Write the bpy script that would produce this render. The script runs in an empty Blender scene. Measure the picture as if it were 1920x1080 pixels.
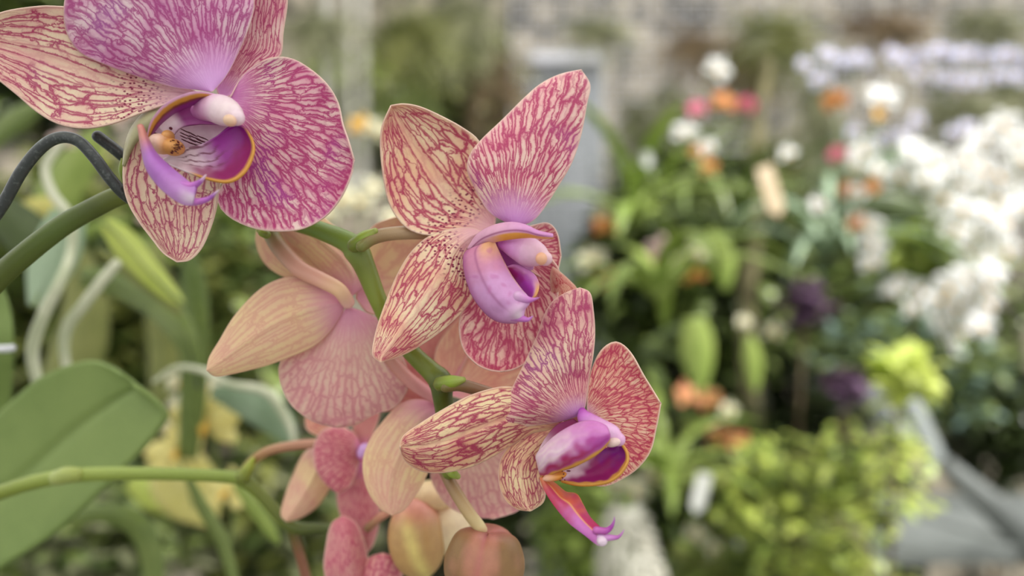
import bpy, math, random
from math import sin, cos, pi, sqrt, atan2
from mathutils import Vector, Matrix, noise as mnoise

# ------------------------------------------------------------------ camera, light, exposure
SC = bpy.context.scene
COL = SC.collection
F = 1400.0                                   # focal length in pixels of the 1920 x 1080 frame
CAMH = 1.5
cd = bpy.data.cameras.new('camera'); cam = bpy.data.objects.new('camera', cd); COL.objects.link(cam)
cd.sensor_width = 36.0; cd.lens = 36.0 * F / 1920.0
cam.location = (0, 0, CAMH); cam.rotation_euler = (pi / 2, 0, 0)
cd.clip_start = 0.01; cd.clip_end = 100
cd.dof.use_dof = True; cd.dof.focus_distance = 0.178
cd.dof.aperture_fstop = cd.lens / 5.2
SC.camera = cam
SC.view_settings.view_transform = 'Standard'; SC.view_settings.look = 'None'
SC.view_settings.gamma = 1.0; SC.view_settings.use_curve_mapping = False
SC.view_settings.exposure = 0.50

W = bpy.data.worlds.new('sky'); SC.world = W; W.use_nodes = True
nt = W.node_tree; nt.nodes.clear()
wo = nt.nodes.new('ShaderNodeOutputWorld'); bg = nt.nodes.new('ShaderNodeBackground')
tcw = nt.nodes.new('ShaderNodeTexCoord'); sx = nt.nodes.new('ShaderNodeSeparateXYZ')
rw = nt.nodes.new('ShaderNodeValToRGB')
nt.links.new(tcw.outputs['Generated'], sx.inputs[0]); nt.links.new(sx.outputs['Z'], rw.inputs[0])
rw.color_ramp.elements[0].position = 0.0; rw.color_ramp.elements[0].color = (0.36, 0.36, 0.35, 1)
rw.color_ramp.elements[1].position = 0.6; rw.color_ramp.elements[1].color = (1.0, 1.0, 1.0, 1)
nt.links.new(rw.outputs[0], bg.inputs[0]); bg.inputs[1].default_value = 1.45
nt.links.new(bg.outputs[0], wo.inputs[0])

sd = bpy.data.lights.new('sun', 'SUN'); sun = bpy.data.objects.new('sun', sd); COL.objects.link(sun)
sd.energy = 5.0; sd.angle = math.radians(6); sd.color = (1.0, 0.97, 0.92)
sun.rotation_euler = Vector((-0.55, 0.30, -0.78)).to_track_quat('-Z', 'Y').to_euler()

# ------------------------------------------------------------------ helpers
def srgb(c):
    o = []
    for v in c[:3]:
        v = v / 255.0
        o.append(v / 12.92 if v <= 0.04045 else ((v + 0.055) / 1.055) ** 2.4)
    return tuple(o)
def S(*c): return srgb(c) + (1.0,)
def P(x, y, D):                              # D in metres in front of the camera
    return Vector(((x - 960.0) / F * D, D, CAMH - (y - 540.0) / F * D))
def lerp(a, b, t): return a + (b - a) * t
def mixc(a, b, t):
    t = max(0.0, min(1.0, t)); return tuple(a[i] + (b[i] - a[i]) * t for i in range(3))
def sm(a, b, x):
    t = max(0.0, min(1.0, (x - a) / (b - a))); return t * t * (3 - 2 * t)

def thing(name, label, cat, loc, group=None, kind=None):
    o = bpy.data.objects.new(name, None); COL.objects.link(o); o.location = loc
    o.empty_display_size = 0.02
    o['label'] = label; o['category'] = cat
    if group: o['group'] = group
    if kind: o['kind'] = kind
    return o
def tag(o, label, cat, group=None, kind=None):
    o['label'] = label; o['category'] = cat
    if group: o['group'] = group
    if kind: o['kind'] = kind
    return o
def wloc(p):
    v = Vector((0, 0, 0))
    while p is not None:
        v = v + p.location; p = p.parent
    return v
def mesh(name, verts, faces, mat, parent=None, cols=None, uvs=None, smooth=True, thick=0.0, loc=None):
    """verts in world space; uvs: dict name -> per-vertex list"""
    off = wloc(parent) if parent is not None else Vector((0, 0, 0))
    if loc is not None: off = loc
    me = bpy.data.meshes.new(name)
    me.from_pydata([tuple(Vector(v) - off) for v in verts], [], faces)
    if smooth: me.polygons.foreach_set('use_smooth', [True] * len(me.polygons))
    if uvs:
        for un, data in uvs.items():
            layer = me.uv_layers.new(name=un)
            arr = []
            for lp in me.loops:
                d = data[lp.vertex_index]; arr += [d[0], d[1]]
            layer.data.foreach_set('uv', arr)
    if cols:
        at = me.color_attributes.new(name='col', type='FLOAT_COLOR', domain='POINT')
        arr = []
        for c in cols: arr += [c[0], c[1], c[2], 1.0]
        at.data.foreach_set('color', arr)
    me.materials.append(mat)
    me.update()
    o = bpy.data.objects.new(name, me); COL.objects.link(o)
    if parent is not None: o.parent = parent
    elif loc is not None: o.location = loc
    if thick:
        md = o.modifiers.new('thickness', 'SOLIDIFY'); md.thickness = thick; md.offset = 0
    return o
def copy_tree(o, parent=None):
    c = o.copy(); COL.objects.link(c)
    if parent is not None: c.parent = parent
    for ch in list(o.children): copy_tree(ch, c)
    return c

def catmull(pts, n=12):
    pts = [tuple(float(a) for a in p) for p in pts]
    if len(pts) < 3:
        return [tuple(lerp(pts[0][k], pts[1][k], i / n) for k in range(len(pts[0]))) for i in range(n + 1)]
    out = []
    q = [tuple(2 * pts[0][k] - pts[1][k] for k in range(len(pts[0])))] + pts + \
        [tuple(2 * pts[-1][k] - pts[-2][k] for k in range(len(pts[0])))]
    for i in range(1, len(q) - 2):
        for j in range(n):
            t = j / n
            out.append(tuple(0.5 * (2 * q[i][k] + (q[i + 1][k] - q[i - 1][k]) * t
                       + (2 * q[i - 1][k] - 5 * q[i][k] + 4 * q[i + 1][k] - q[i + 2][k]) * t * t
                       + (3 * q[i][k] - q[i - 1][k] - 3 * q[i + 1][k] + q[i + 2][k]) * t ** 3) for k in range(len(pts[0]))))
    out.append(pts[-1])
    return out
def resample(pts, ts, dim=2):
    L = [0.0]
    for a, b in zip(pts, pts[1:]):
        L.append(L[-1] + sqrt(sum((a[k] - b[k]) ** 2 for k in range(dim))))
    T = L[-1] or 1.0
    out = []; j = 0
    for t in ts:
        d = t * T
        while j < len(L) - 2 and L[j + 1] < d: j += 1
        s = (d - L[j]) / max(1e-9, L[j + 1] - L[j]); s = max(0, min(1, s))
        out.append(tuple(lerp(pts[j][k], pts[j + 1][k], s) for k in range(len(pts[0]))))
    return out

# ------------------------------------------------------------------ node helpers
class N:
    def __init__(s, name):
        s.m = bpy.data.materials.new(name); s.m.use_nodes = True
        s.t = s.m.node_tree; s.t.nodes.clear()
    def n(s, typ, **kw):
        nd = s.t.nodes.new(typ)
        for k, v in kw.items(): setattr(nd, k, v)
        return nd
    def l(s, a, b): s.t.links.new(a, b)
    def put(s, sock, v):
        if isinstance(v, (int, float)): sock.default_value = v
        elif isinstance(v, tuple): sock.default_value = v
        else: s.l(v, sock)
    def math(s, op, a, b=0.0, c=None):
        nd = s.n('ShaderNodeMath', operation=op)
        s.put(nd.inputs[0], a); s.put(nd.inputs[1], b)
        if c is not None: s.put(nd.inputs[2], c)
        return nd.outputs[0]
    def ss(s, lo, hi, x, a=0.0, b=1.0):
        nd = s.n('ShaderNodeMapRange', interpolation_type='SMOOTHSTEP')
        s.put(nd.inputs[0], x); s.put(nd.inputs[1], lo); s.put(nd.inputs[2], hi)
        s.put(nd.inputs[3], a); s.put(nd.inputs[4], b)
        return nd.outputs[0]
    def mix(s, f, a, b, mode='MIX'):
        nd = s.n('ShaderNodeMix', data_type='RGBA', blend_type=mode)
        s.put(nd.inputs[0], f); s.put(nd.inputs[6], a); s.put(nd.inputs[7], b)
        return nd.outputs[2]
    def noise(s, vec, scale, detail=3.0, rough=0.5):
        nd = s.n('ShaderNodeTexNoise'); nd.inputs['Scale'].default_value = scale
        nd.inputs['Detail'].default_value = detail; nd.inputs['Roughness'].default_value = rough
        if vec is not None: s.l(vec, nd.inputs['Vector'])
        return nd.outputs[0]
    def surf(s, col, rough=0.5, transl=0.0, bump=None, bdist=0.0002, bstr=0.5, spec=0.5, coat=0.0):
        p = s.n('ShaderNodeBsdfPrincipled'); s.put(p.inputs['Base Color'], col)
        s.put(p.inputs['Roughness'], rough); p.inputs['Specular IOR Level'].default_value = spec
        p.inputs['Coat Weight'].default_value = coat
        if bump is not None:
            b = s.n('ShaderNodeBump'); b.inputs['Distance'].default_value = bdist; b.inputs['Strength'].default_value = bstr
            s.put(b.inputs['Height'], bump); s.l(b.outputs[0], p.inputs['Normal'])
        o = s.n('ShaderNodeOutputMaterial')
        if transl > 0:
            tr = s.n('ShaderNodeBsdfTranslucent'); s.put(tr.inputs[0], col)
            mx = s.n('ShaderNodeMixShader'); mx.inputs[0].default_value = transl
            s.l(p.outputs[0], mx.inputs[1]); s.l(tr.outputs[0], mx.inputs[2]); s.l(mx.outputs[0], o.inputs[0])
        else: s.l(p.outputs[0], o.inputs[0])
        return s.m

def petal_mat(name, cream, vein, wash, lines=8.0, lw=0.13, net=(5.0, 9.0), netw=0.13, dist=0.12, contrast=1.0,
              midclear=0.0, washlen=0.3, washmax=0.95, tint=None, tintamt=0.35, edgec=None, lstr=0.85, spots=False,
              transl=0.2, hue=None, fade=(0.05, 0.3), bumpd=0.00012, blush=0.42, blushc=(222, 112, 138)):
    a = N(name)
    uv = a.n('ShaderNodeUVMap', uv_map='vein').outputs[0]; fl = a.n('ShaderNodeUVMap', uv_map='flat').outputs[0]
    pe = a.n('ShaderNodeUVMap', uv_map='edge').outputs[0]
    sp = a.n('ShaderNodeSeparateXYZ'); a.l(uv, sp.inputs[0]); s_, t_ = sp.outputs[0], sp.outputs[1]
    se = a.n('ShaderNodeSeparateXYZ'); a.l(pe, se.inputs[0]); edge, along = se.outputs[0], se.outputs[1]
    nz = a.noise(fl, 2.2, 2.0); nz2 = a.noise(fl, 9.0, 3.0, 0.6); nz3 = a.noise(fl, 45.0, 2.0, 0.6)
    sd_ = a.math('ADD', s_, a.math('MULTIPLY', a.math('SUBTRACT', nz, 0.5), dist))
    sd_ = a.math('ADD', sd_, a.math('MULTIPLY', a.math('SUBTRACT', nz2, 0.5), dist * 0.35))
    fr = a.math('FRACT', a.math('MULTIPLY', sd_, lines))
    dl = a.math('ABSOLUTE', a.math('SUBTRACT', fr, 0.5))                      # 0 on the line
    wl = a.math('MULTIPLY', a.ss(0.3, 0.75, nz2), lw * 2.0)
    wl = a.math('ADD', wl, lw * 0.35)
    m1 = a.math('SUBTRACT', 1.0, a.ss(a.math('MULTIPLY', wl, 0.1), wl, dl))
    m1 = a.math('MULTIPLY', m1, lstr)
    halos = [a.math('SUBTRACT', 1.0, a.ss(0.0, a.math('MULTIPLY', wl, 2.2), dl))]
    def netlayer(kx, ky, w, seed):
        cb = a.n('ShaderNodeCombineXYZ')
        a.put(cb.inputs[0], a.math('ADD', a.math('MULTIPLY', sd_, kx), seed))
        a.put(cb.inputs[1], a.math('ADD', a.math('MULTIPLY', t_, ky), a.math('MULTIPLY', nz2, 0.9)))
        vo = a.n('ShaderNodeTexVoronoi', voronoi_dimensions='2D', feature='DISTANCE_TO_EDGE')
        vo.inputs['Scale'].default_value = 1.0; a.l(cb.outputs[0], vo.inputs['Vector'])
        ww = a.math('MULTIPLY', a.ss(0.25, 0.8, nz), w * 1.6); ww = a.math('ADD', ww, w * 0.35)
        halos.append(a.math('SUBTRACT', 1.0, a.ss(0.0, a.math('MULTIPLY', ww, 2.6), vo.outputs['Distance'])))
        return a.math('SUBTRACT', 1.0, a.ss(a.math('MULTIPLY', ww, 0.0), ww, vo.outputs['Distance']))
    m2 = netlayer(net[0], net[1], netw, 3.3)
    m3 = netlayer(net[0] * 1.7, net[1] * 1.6, netw * 1.1, 11.7)
    m3 = a.math('MULTIPLY', m3, a.math('MULTIPLY', a.ss(0.55, 0.9, t_), 0.55))
    m2 = a.math('MAXIMUM', m2, m3)
    if midclear > 0:
        m2 = a.math('MULTIPLY', m2, a.ss(midclear * 0.3, midclear, a.math('ABSOLUTE', s_), 0.15, 1.0))
    m = a.math('MAXIMUM', m1, a.math('MULTIPLY', m2, 0.92))
    m = a.math('ADD', m, a.math('MULTIPLY', a.ss(0.55, 0.75, nz3), 0.22))
    m = a.math('MULTIPLY', m, a.ss(fade[0], fade[1], along, 0.35, 1.0))
    m = a.math('MULTIPLY', m, a.ss(0.0, 0.10, edge, 0.35, 1.0))
    m = a.math('MINIMUM', a.math('MULTIPLY', m, contrast), 1.0)
    base = cream
    if tint is not None:
        base = a.mix(a.math('MULTIPLY', a.ss(0.35, 0.7, a.noise(fl, 1.1, 1.0)), tintamt), S(*cream), S(*tint))
    else: base = S(*cream)
    vein = (vein[0] * 0.96, vein[1] * 0.62, vein[2] * 0.86); vc = S(*vein)
    if hue is not None:
        vc = a.mix(a.ss(0.5, 0.75, a.noise(fl, 0.9, 1.0), 0.0, 0.65), S(*vein), S(*hue))
    hal = a.math('MAXIMUM', halos[0], halos[1])
    hal = a.math('MULTIPLY', a.math('MULTIPLY', hal, blush), a.ss(0.0, 0.10, edge, 0.3, 1.0))
    hal = a.math('ADD', hal, a.math('MULTIPLY', a.ss(0.4, 0.7, a.noise(fl, 1.6, 2.0)), blush * 0.5))
    base = a.mix(hal, base, S(*blushc))
    c = a.mix(m, base, vc)
    if spots:
        vo = a.n('ShaderNodeTexVoronoi', voronoi_dimensions='2D'); vo.inputs['Scale'].default_value = 9.0
        mp = a.n('ShaderNodeMapping'); mp.inputs['Scale'].default_value = (1, 1.4, 1); a.l(fl, mp.inputs[0]); a.l(mp.outputs[0], vo.inputs['Vector'])
        ms = a.math('SUBTRACT', 1.0, a.ss(0.16, 0.28, vo.outputs['Distance']))
        rg = a.math('MULTIPLY', a.ss(0.10, 0.18, along), a.math('SUBTRACT', 1.0, a.ss(0.30, 0.42, along)))
        spm = a.math('MULTIPLY', ms, rg)
        c = a.mix(spm, c, S(135, 30, 70))
    c = a.mix(a.math('MULTIPLY', a.ss(washlen * 0.15, washlen, along, 1.0, 0.0), washmax), c, S(*wash))
    c = a.mix(a.ss(0.0, 0.035, edge, 0.75, 0.0), c, S(*(edgec or (236, 205, 190))))
    return a.surf(c, rough=0.5, transl=transl, bump=a.math('SUBTRACT', a.math('MULTIPLY', nz3, 0.4), m), bdist=bumpd, bstr=0.45, spec=0.35)

def vcol_mat(name, rough=0.4, transl=0.2, nscale=60.0, nfine=400.0, amt=0.12, bdist=0.00006, spec=0.5):
    a = N(name)
    at = a.n('ShaderNodeAttribute', attribute_name='col').outputs['Color']
    tc = a.n('ShaderNodeTexCoord').outputs['Object']
    n1 = a.noise(tc, nscale * 10, 3); n2 = a.noise(tc, nfine * 10, 2)
    c = a.mix(a.math('MULTIPLY', a.ss(0.3, 0.8, n1), amt), at, (0.30, 0.05, 0.12, 1), 'MULTIPLY')
    return a.surf(c, rough=rough, transl=transl, bump=n2, bdist=bdist, bstr=0.5, spec=spec)
def plain_mat(name, c1, c2, scale=20.0, rough=0.5, transl=0.0, bdist=0.0005, spec=0.5, detail=4.0, stretch=(1, 1, 1), lo=0.3, hi=0.7):
    a = N(name)
    tc = a.n('ShaderNodeTexCoord').outputs['Object']
    mp = a.n('ShaderNodeMapping'); mp.inputs['Scale'].default_value = stretch; a.l(tc, mp.inputs[0])
    n1 = a.noise(mp.outputs[0], scale, detail, 0.6)
    c = a.mix(a.ss(lo, hi, n1), S(*c1), S(*c2))
    return a.surf(c, rough=rough, transl=transl, bump=n1, bdist=bdist, bstr=0.5, spec=spec)

# ------------------------------------------------------------------ shape builders traced from the photograph, each with its own depth
def petal(name, parent, mat, base, L, R, tip, D, zb=0, zt=0, bow=0, cup=0, tilt=0, ruffle=0, rf=9, crease=0, fan=True,
          nu=46, nv=34, thick=0.00035, back=18, fs=1.0, seed=0, rot=0.0):
    """D, z in millimetres. Left and right outlines run from base to tip."""
    Lc = catmull([base] + L + [tip]); Rc = catmull([base] + R + [tip])
    ts = [0.45 * i / nu + 0.55 * (1 - cos(pi * i / nu)) / 2 for i in range(nu + 1)]
    Ls = resample(Lc, ts); Rs = resample(Rc, ts)
    ax = Vector((tip[0] - base[0], tip[1] - base[1])); al = ax.length; ax.normalize()
    bp = Vector(base) - ax * back; nx = Vector((-ax.y, ax.x))
    vs, uv, fl, ed = [], [], [], []
    rnd = seed * 7.31
    for i, u in enumerate(ts):
        wdt = sqrt((Ls[i][0] - Rs[i][0]) ** 2 + (Ls[i][1] - Rs[i][1]) ** 2)
        for j in range(nv + 1):
            q = j / nv; v = sin((q - 0.5) * pi) * 0.6 + (2 * q - 1) * 0.4
            x = lerp(Ls[i][0], Rs[i][0], (v + 1) / 2); y = lerp(Ls[i][1], Rs[i][1], (v + 1) / 2)
            env = sin(pi * min(1, max(0, u))) ** 0.6 if 0 < u < 1 else 0
            z = zb + (zt - zb) * u + 1.3 * bow * 4 * u * (1 - u) + (1.5 * cup * v * v + tilt * v) * env
            if ruffle:
                z += ruffle * (abs(v) ** 3 * env + max(0, u - .75) * 2) * sin(rf * u * 2.2 + v * 3 + rnd)
                z += ruffle * 0.6 * mnoise.noise(Vector((x / 60.0, y / 60.0, rnd)))
            z += crease * math.exp(-(v / 0.09) ** 2) * env
            vs.append(P(x, y, (D + z) / 1000.0))
            d = Vector((x, y)) - bp
            if fan:
                s = atan2(d.dot(nx), d.dot(ax)) / (pi / 2) * fs + rot; t = d.length / (al + back)
            else: s = v; t = u
            uv.append((s, t)); fl.append((x / 100.0 + rnd, y / 100.0))
            e = min((1 - abs(v)) * wdt / 2.0, (1 - u) * al) / 90.0
            ed.append((e, min(1.0, d.length / (al + back)) if fan else u))
    n = nv + 1
    fs_ = [(i * n + j, i * n + j + 1, (i + 1) * n + j + 1, (i + 1) * n + j) for i in range(nu) for j in range(nv)]
    return mesh(name, vs, fs_, mat, parent, uvs={'vein': uv, 'flat': fl, 'edge': ed}, thick=thick)

def patch(name, parent, mat, L, R, D, cf, bulge=0, thick=0.0005, nu=50, nv=36, sharp=False):
    """L and R: (x, y, z) control points in the same direction; cf(u, v, x, y) gives the colour; bulge in mm towards the viewer"""
    ts = [i / nu for i in range(nu + 1)]
    Ls = resample(catmull(L), ts); Rs = resample(catmull(R), ts)
    vs, cs = [], []
    for i, u in enumerate(ts):
        for j in range(nv + 1):
            q = j / nv
            x, y, z = (lerp(Ls[i][k], Rs[i][k], q) for k in range(3))
            z -= bulge * 4 * q * (1 - q) * (sin(pi * min(1, max(0, u * 0.96 + 0.02))) ** 0.5)
            vs.append(P(x, y, (D + z) / 1000.0)); cs.append(cf(u, q, x, y))
    n = nv + 1
    fs_ = [(i * n + j, i * n + j + 1, (i + 1) * n + j + 1, (i + 1) * n + j) for i in range(nu) for j in range(nv)]
    return mesh(name, vs, fs_, mat, parent, cols=cs, thick=thick)

def tube(name, parent, mat, pts, D=0.0, cols=None, nseg=18, sub=10, label=None, flat=1.0, loc=None, bumps=0.0):
    """pts: (x, y, z_mm, radius_px) in the picture; D in mm"""
    C = catmull(pts, sub)
    cen = [P(c[0], c[1], (D + c[2]) / 1000.0) for c in C]
    rad = [max(0.05, c[3]) / F * (D + c[2]) / 1000.0 for c in C]
    cc = None
    if cols:
        cc = [tuple(lerp(cols[min(len(cols) - 1, int(t))][k], cols[min(len(cols) - 1, int(t) + 1)][k], t - int(t)) for k in range(3))
              for t in [(len(cols) - 1) * i / (len(C) - 1) for i in range(len(C))]]
    return tube3(name, parent, mat, cen, rad, cc, nseg, flat, loc, bumps)

def tube3(name, parent, mat, cen, rad, cc=None, nseg=14, flat=1.0, loc=None, bumps=0.0):
    vs, cs, fs_ = [], [], []
    m = len(cen)
    # rounded ends
    t0 = (cen[1] - cen[0]).normalized(); t1 = (cen[-1] - cen[-2]).normalized()
    ext0 = [(cen[0] - t0 * rad[0] * cos(a), rad[0] * sin(a)) for a in (0.02, 0.45, 0.9, 1.25)]
    ext1 = [(cen[-1] + t1 * rad[-1] * cos(a), rad[-1] * sin(a)) for a in (1.25, 0.9, 0.45, 0.02)]
    cen2 = [e[0] for e in ext0] + list(cen) + [e[0] for e in ext1]
    rad2 = [e[1] for e in ext0] + list(rad) + [e[1] for e in ext1]
    cc2 = None if cc is None else [cc[0]] * 4 + list(cc) + [cc[-1]] * 4
    up = Vector((0, -1, 0.001))
    for i, c in enumerate(cen2):
        a = cen2[max(0, i - 1)]; b = cen2[min(len(cen2) - 1, i + 1)]
        t = (b - a).normalized()
        s = t.cross(up)
        if s.length < 1e-4: s = t.cross(Vector((1, 0, 0)))
        s.normalize(); w = s.cross(t).normalized()
        for k in range(nseg):
            an = 2 * pi * k / nseg; r = rad2[i]
            if bumps: r *= 1 + bumps * mnoise.noise(c * 160 + Vector((cos(an), sin(an), 0)))
            vs.append(c + s * cos(an) * r + w * sin(an) * r * flat)
            if cc2: cs.append(cc2[i])
    for i in range(len(cen2) - 1):
        for k in range(nseg):
            k2 = (k + 1) % nseg
            fs_.append((i * nseg + k, i * nseg + k2, (i + 1) * nseg + k2, (i + 1) * nseg + k))
    fs_.append(tuple(range(nseg))[::-1]); fs_.append(tuple((len(cen2) - 1) * nseg + k for k in range(nseg)))
    return mesh(name, vs, fs_, mat, parent, cols=cs or None, loc=loc)

def blob(name, parent, mat, x, y, D, rx, ry, rz, ang=0.0, cf=None, lob=None, nu=36, nv=40, pow_=1.0):
    """ellipsoid at pixel (x, y) and D mm; rx, ry in px, rz in mm; lob(theta, phi) scales the radius"""
    vs, cs = [], []
    ca, sa = cos(ang), sin(ang)
    for i in range(nu + 1):
        th = pi * i / nu
        for j in range(nv):
            ph = 2 * pi * j / nv
            k = lob(th, ph) if lob else 1.0
            a = sin(th) * cos(ph) * k; b = -cos(th) * (k if lob else 1); c = -sin(th) * sin(ph) * k
            px = rx * a; py = ry * b
            X = x + px * ca - py * sa; Y = y + px * sa + py * ca
            vs.append(P(x, y, D / 1000.0) + Vector(((X - x) / F * D / 1000.0, c * rz / 1000.0, -(Y - y) / F * D / 1000.0)))
            cs.append(cf(th, ph, X, Y) if cf else (1, 1, 1))
    fs_ = [(i * nv + j, i * nv + (j + 1) % nv, (i + 1) * nv + (j + 1) % nv, (i + 1) * nv + j) for i in range(nu) for j in range(nv)]
    return mesh(name, vs, fs_, mat, parent, cols=cs)

# ------------------------------------------------------------------ materials of the orchid
M = {}
M['A_petal'] = petal_mat('pink_veined_petal', (240, 214, 206), (186, 72, 132), (222, 140, 206), blush=0.5, blushc=(216, 110, 156), lines=16, lw=0.15, net=(25, 6.6), netw=0.215,
                         dist=0.06, washlen=0.36, tint=(222, 150, 180), tintamt=0.5, hue=(170, 60, 165), fade=(0.1, 0.4), lstr=0.9)
M['A_top'] = petal_mat('violet_veined_petal', blush=0.42, blushc=(210, 126, 180), cream=(238, 212, 218), vein=(176, 74, 146), wash=(226, 176, 234), lines=16, lw=0.16, net=(24, 6.6), netw=0.21,
                       dist=0.06, washlen=0.42, tint=(208, 130, 180), tintamt=0.8, hue=(156, 64, 160), fade=(0.1, 0.4), contrast=0.9, lstr=0.85)
M['A_sepal'] = petal_mat('cream_veined_sepal', blush=0.26, cream=(238, 222, 192), vein=(176, 62, 110), wash=(226, 184, 198), lines=4.5, lw=0.12, net=(6.5, 8), netw=0.17,
                         dist=0.10, midclear=0.3, washlen=0.30, tint=(224, 180, 170), tintamt=0.6, hue=(164, 62, 130), spots=True)
M['A_sepal2'] = petal_mat('cream_pink_veined_sepal', (234, 206, 198), (182, 78, 126), (224, 160, 214), lines=6.5, lw=0.13, net=(7, 7), netw=0.14,
                          dist=0.10, washlen=0.25, tint=(218, 160, 170), tintamt=0.6)
M['A_sepal3'] = petal_mat('cream_striped_sepal', blush=0.26, cream=(236, 220, 192), vein=(174, 74, 116), wash=(220, 178, 192), lines=5.0, lw=0.15, net=(5, 9), netw=0.09,
                          dist=0.14, washlen=0.18, tint=(222, 176, 160), tintamt=0.5)
M['B_petal'] = petal_mat('rose_veined_petal', (242, 216, 202), (188, 74, 120), (218, 156, 228), lines=18, lw=0.15, net=(27, 6.6), netw=0.20,
                         dist=0.05, washlen=0.32, tint=(222, 150, 170), tintamt=0.4, hue=(164, 70, 160), fade=(0.1, 0.35), lstr=0.9)
M['B_sepal'] = petal_mat('cream_netted_sepal', blush=0.26, cream=(244, 224, 188), vein=(184, 58, 102), wash=(230, 178, 190), lines=4.0, lw=0.11, net=(7.0, 9.0), netw=0.18,
                         dist=0.12, midclear=0.22, washlen=0.26, tint=(238, 180, 140), tintamt=0.6, spots=True)
M['B_low'] = petal_mat('rose_striped_petal', (242, 208, 190), (192, 78, 112), (222, 150, 190), lines=16, lw=0.15, net=(22, 5.6), netw=0.20,
                       dist=0.06, washlen=0.25, tint=(226, 150, 150), tintamt=0.5, fade=(0.1, 0.35), lstr=0.9)
M['C_petal'] = petal_mat('coral_veined_petal', (246, 216, 188), (200, 74, 108), (222, 146, 216), blush=0.48, blushc=(234, 136, 128), lines=16, lw=0.13, net=(23, 6.4), netw=0.18,
                         dist=0.06, washlen=0.30, tint=(236, 150, 130), tintamt=0.6, fade=(0.1, 0.35), lstr=0.85)
M['C_up'] = petal_mat('mauve_veined_petal', blush=0.26, cream=(240, 212, 190), vein=(182, 82, 122), wash=(208, 146, 222), lines=16, lw=0.14, net=(25, 6.4), netw=0.20,
                      dist=0.06, washlen=0.26, tint=(214, 140, 150), tintamt=0.6, hue=(150, 80, 160), fade=(0.1, 0.35), lstr=0.85)
M['C_sepal'] = petal_mat('yellow_netted_sepal', blush=0.26, cream=(240, 220, 174), vein=(172, 50, 96), wash=(190, 60, 120), lines=3.5, lw=0.09, net=(6.6, 9.0), netw=0.21,
                         dist=0.12, midclear=0.12, washlen=0.12, washmax=0.5, tint=(226, 150, 110), tintamt=0.6)
M['C_red'] = petal_mat('red_netted_sepal', (248, 214, 188), (212, 60, 84), (222, 150, 190), lines=8, lw=0.14, net=(9, 12), netw=0.18,
                       dist=0.10, washlen=0.1, transl=0.5)
M['back_peach'] = petal_mat('peach_sepal_back', blush=0.16, cream=(236, 212, 160), vein=(206, 140, 132), wash=(222, 150, 180), lines=5, lw=0.16, net=(4, 4), netw=0.10,
                            dist=0.12, contrast=0.26, washlen=0.40, washmax=0.9, tint=(228, 184, 166), tintamt=0.6, edgec=(222, 170, 150))
M['back_pink'] = petal_mat('pink_petal_back', blush=0.25, cream=(230, 198, 180), vein=(184, 100, 124), wash=(224, 150, 186), lines=20, lw=0.2, net=(12, 7), netw=0.14,
                           dist=0.06, contrast=0.42, washlen=0.45, washmax=0.85, tint=(218, 168, 164), tintamt=0.5, fade=(0.3, 0.8), edgec=(222, 176, 170))
M['back_orange'] = petal_mat('orange_petal_back', blush=0.25, cream=(240, 206, 172), vein=(208, 116, 108), wash=(232, 150, 180), lines=18, lw=0.2, net=(10, 6), netw=0.14,
                             dist=0.08, contrast=0.5, washlen=0.3, washmax=0.8, tint=(234, 168, 140), tintamt=0.5, fade=(0.3, 0.8), transl=0.22)
M['back_rose'] = petal_mat('rose_petal_back', blush=0.25, cream=(228, 170, 158), vein=(206, 110, 124), wash=(228, 140, 190), lines=18, lw=0.2, net=(10, 6), netw=0.12,
                           dist=0.08, contrast=0.5, washlen=0.35, washmax=0.8, fade=(0.4, 0.9))
M['rose_side'] = petal_mat('rose_side_petal', (226, 168, 160), (188, 76, 116), (224, 130, 196), lines=14, lw=0.16, net=(9, 7), netw=0.14,
                           dist=0.07, contrast=0.8, washlen=0.3, fade=(0.1, 0.4))
M['lip'] = vcol_mat('orchid_lip', rough=0.36, transl=0.22)
M['bud'] = vcol_mat('bud_skin', rough=0.45, transl=0.12, nscale=30, nfine=250, amt=0.2)
M['stem'] = vcol_mat('green_stem_skin', rough=0.42, transl=0.0, nscale=25, nfine=300, amt=0.0, bdist=0.00008)

WHITE = srgb((244, 222, 232)); PINKW = srgb((232, 178, 214)); LILAC = srgb((206, 120, 206)); PURP = srgb((156, 26, 150))
MAG = srgb((150, 18, 88)); YEL = srgb((224, 164, 70)); ORG = srgb((226, 140, 60)); DARKP = srgb((110, 16, 60)); CREAM = srgb((242, 208, 178))

# ------------------------------------------------------------------ flower A, upper left
DA = 172
fa = thing('orchid_flower', 'large pink-veined orchid bloom with an open purple lip, above the bent grey wire', 'flower', P(410, 190, 0.180))
petal('petal', fa, M['A_top'], (398, 172), [(372, 168), (325, 163), (270, 147), (205, 124), (152, 100), (128, 68), (120, 30), (127, -20), (160, -70), (215, -100)],
      [(425, 140), (450, 92), (470, 42), (477, 2), (468, -40), (430, -80), (370, -104)], (290, -116), DA, zb=4, zt=-8, bow=2, cup=3, ruffle=0.6, seed=1)
petal('petal', fa, M['A_petal'], (425, 190), [(434, 178), (450, 148), (476, 123), (510, 108), (545, 109), (578, 126), (612, 156), (634, 192), (643, 232), (653, 262)],
      [(432, 240), (440, 300), (418, 345), (408, 368), (414, 392), (440, 414), (482, 430), (530, 434), (572, 428), (612, 405), (640, 370), (658, 330)],
      (664, 300), DA, zb=6, zt=0, bow=3, cup=-2, ruffle=0.8, seed=2)
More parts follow.
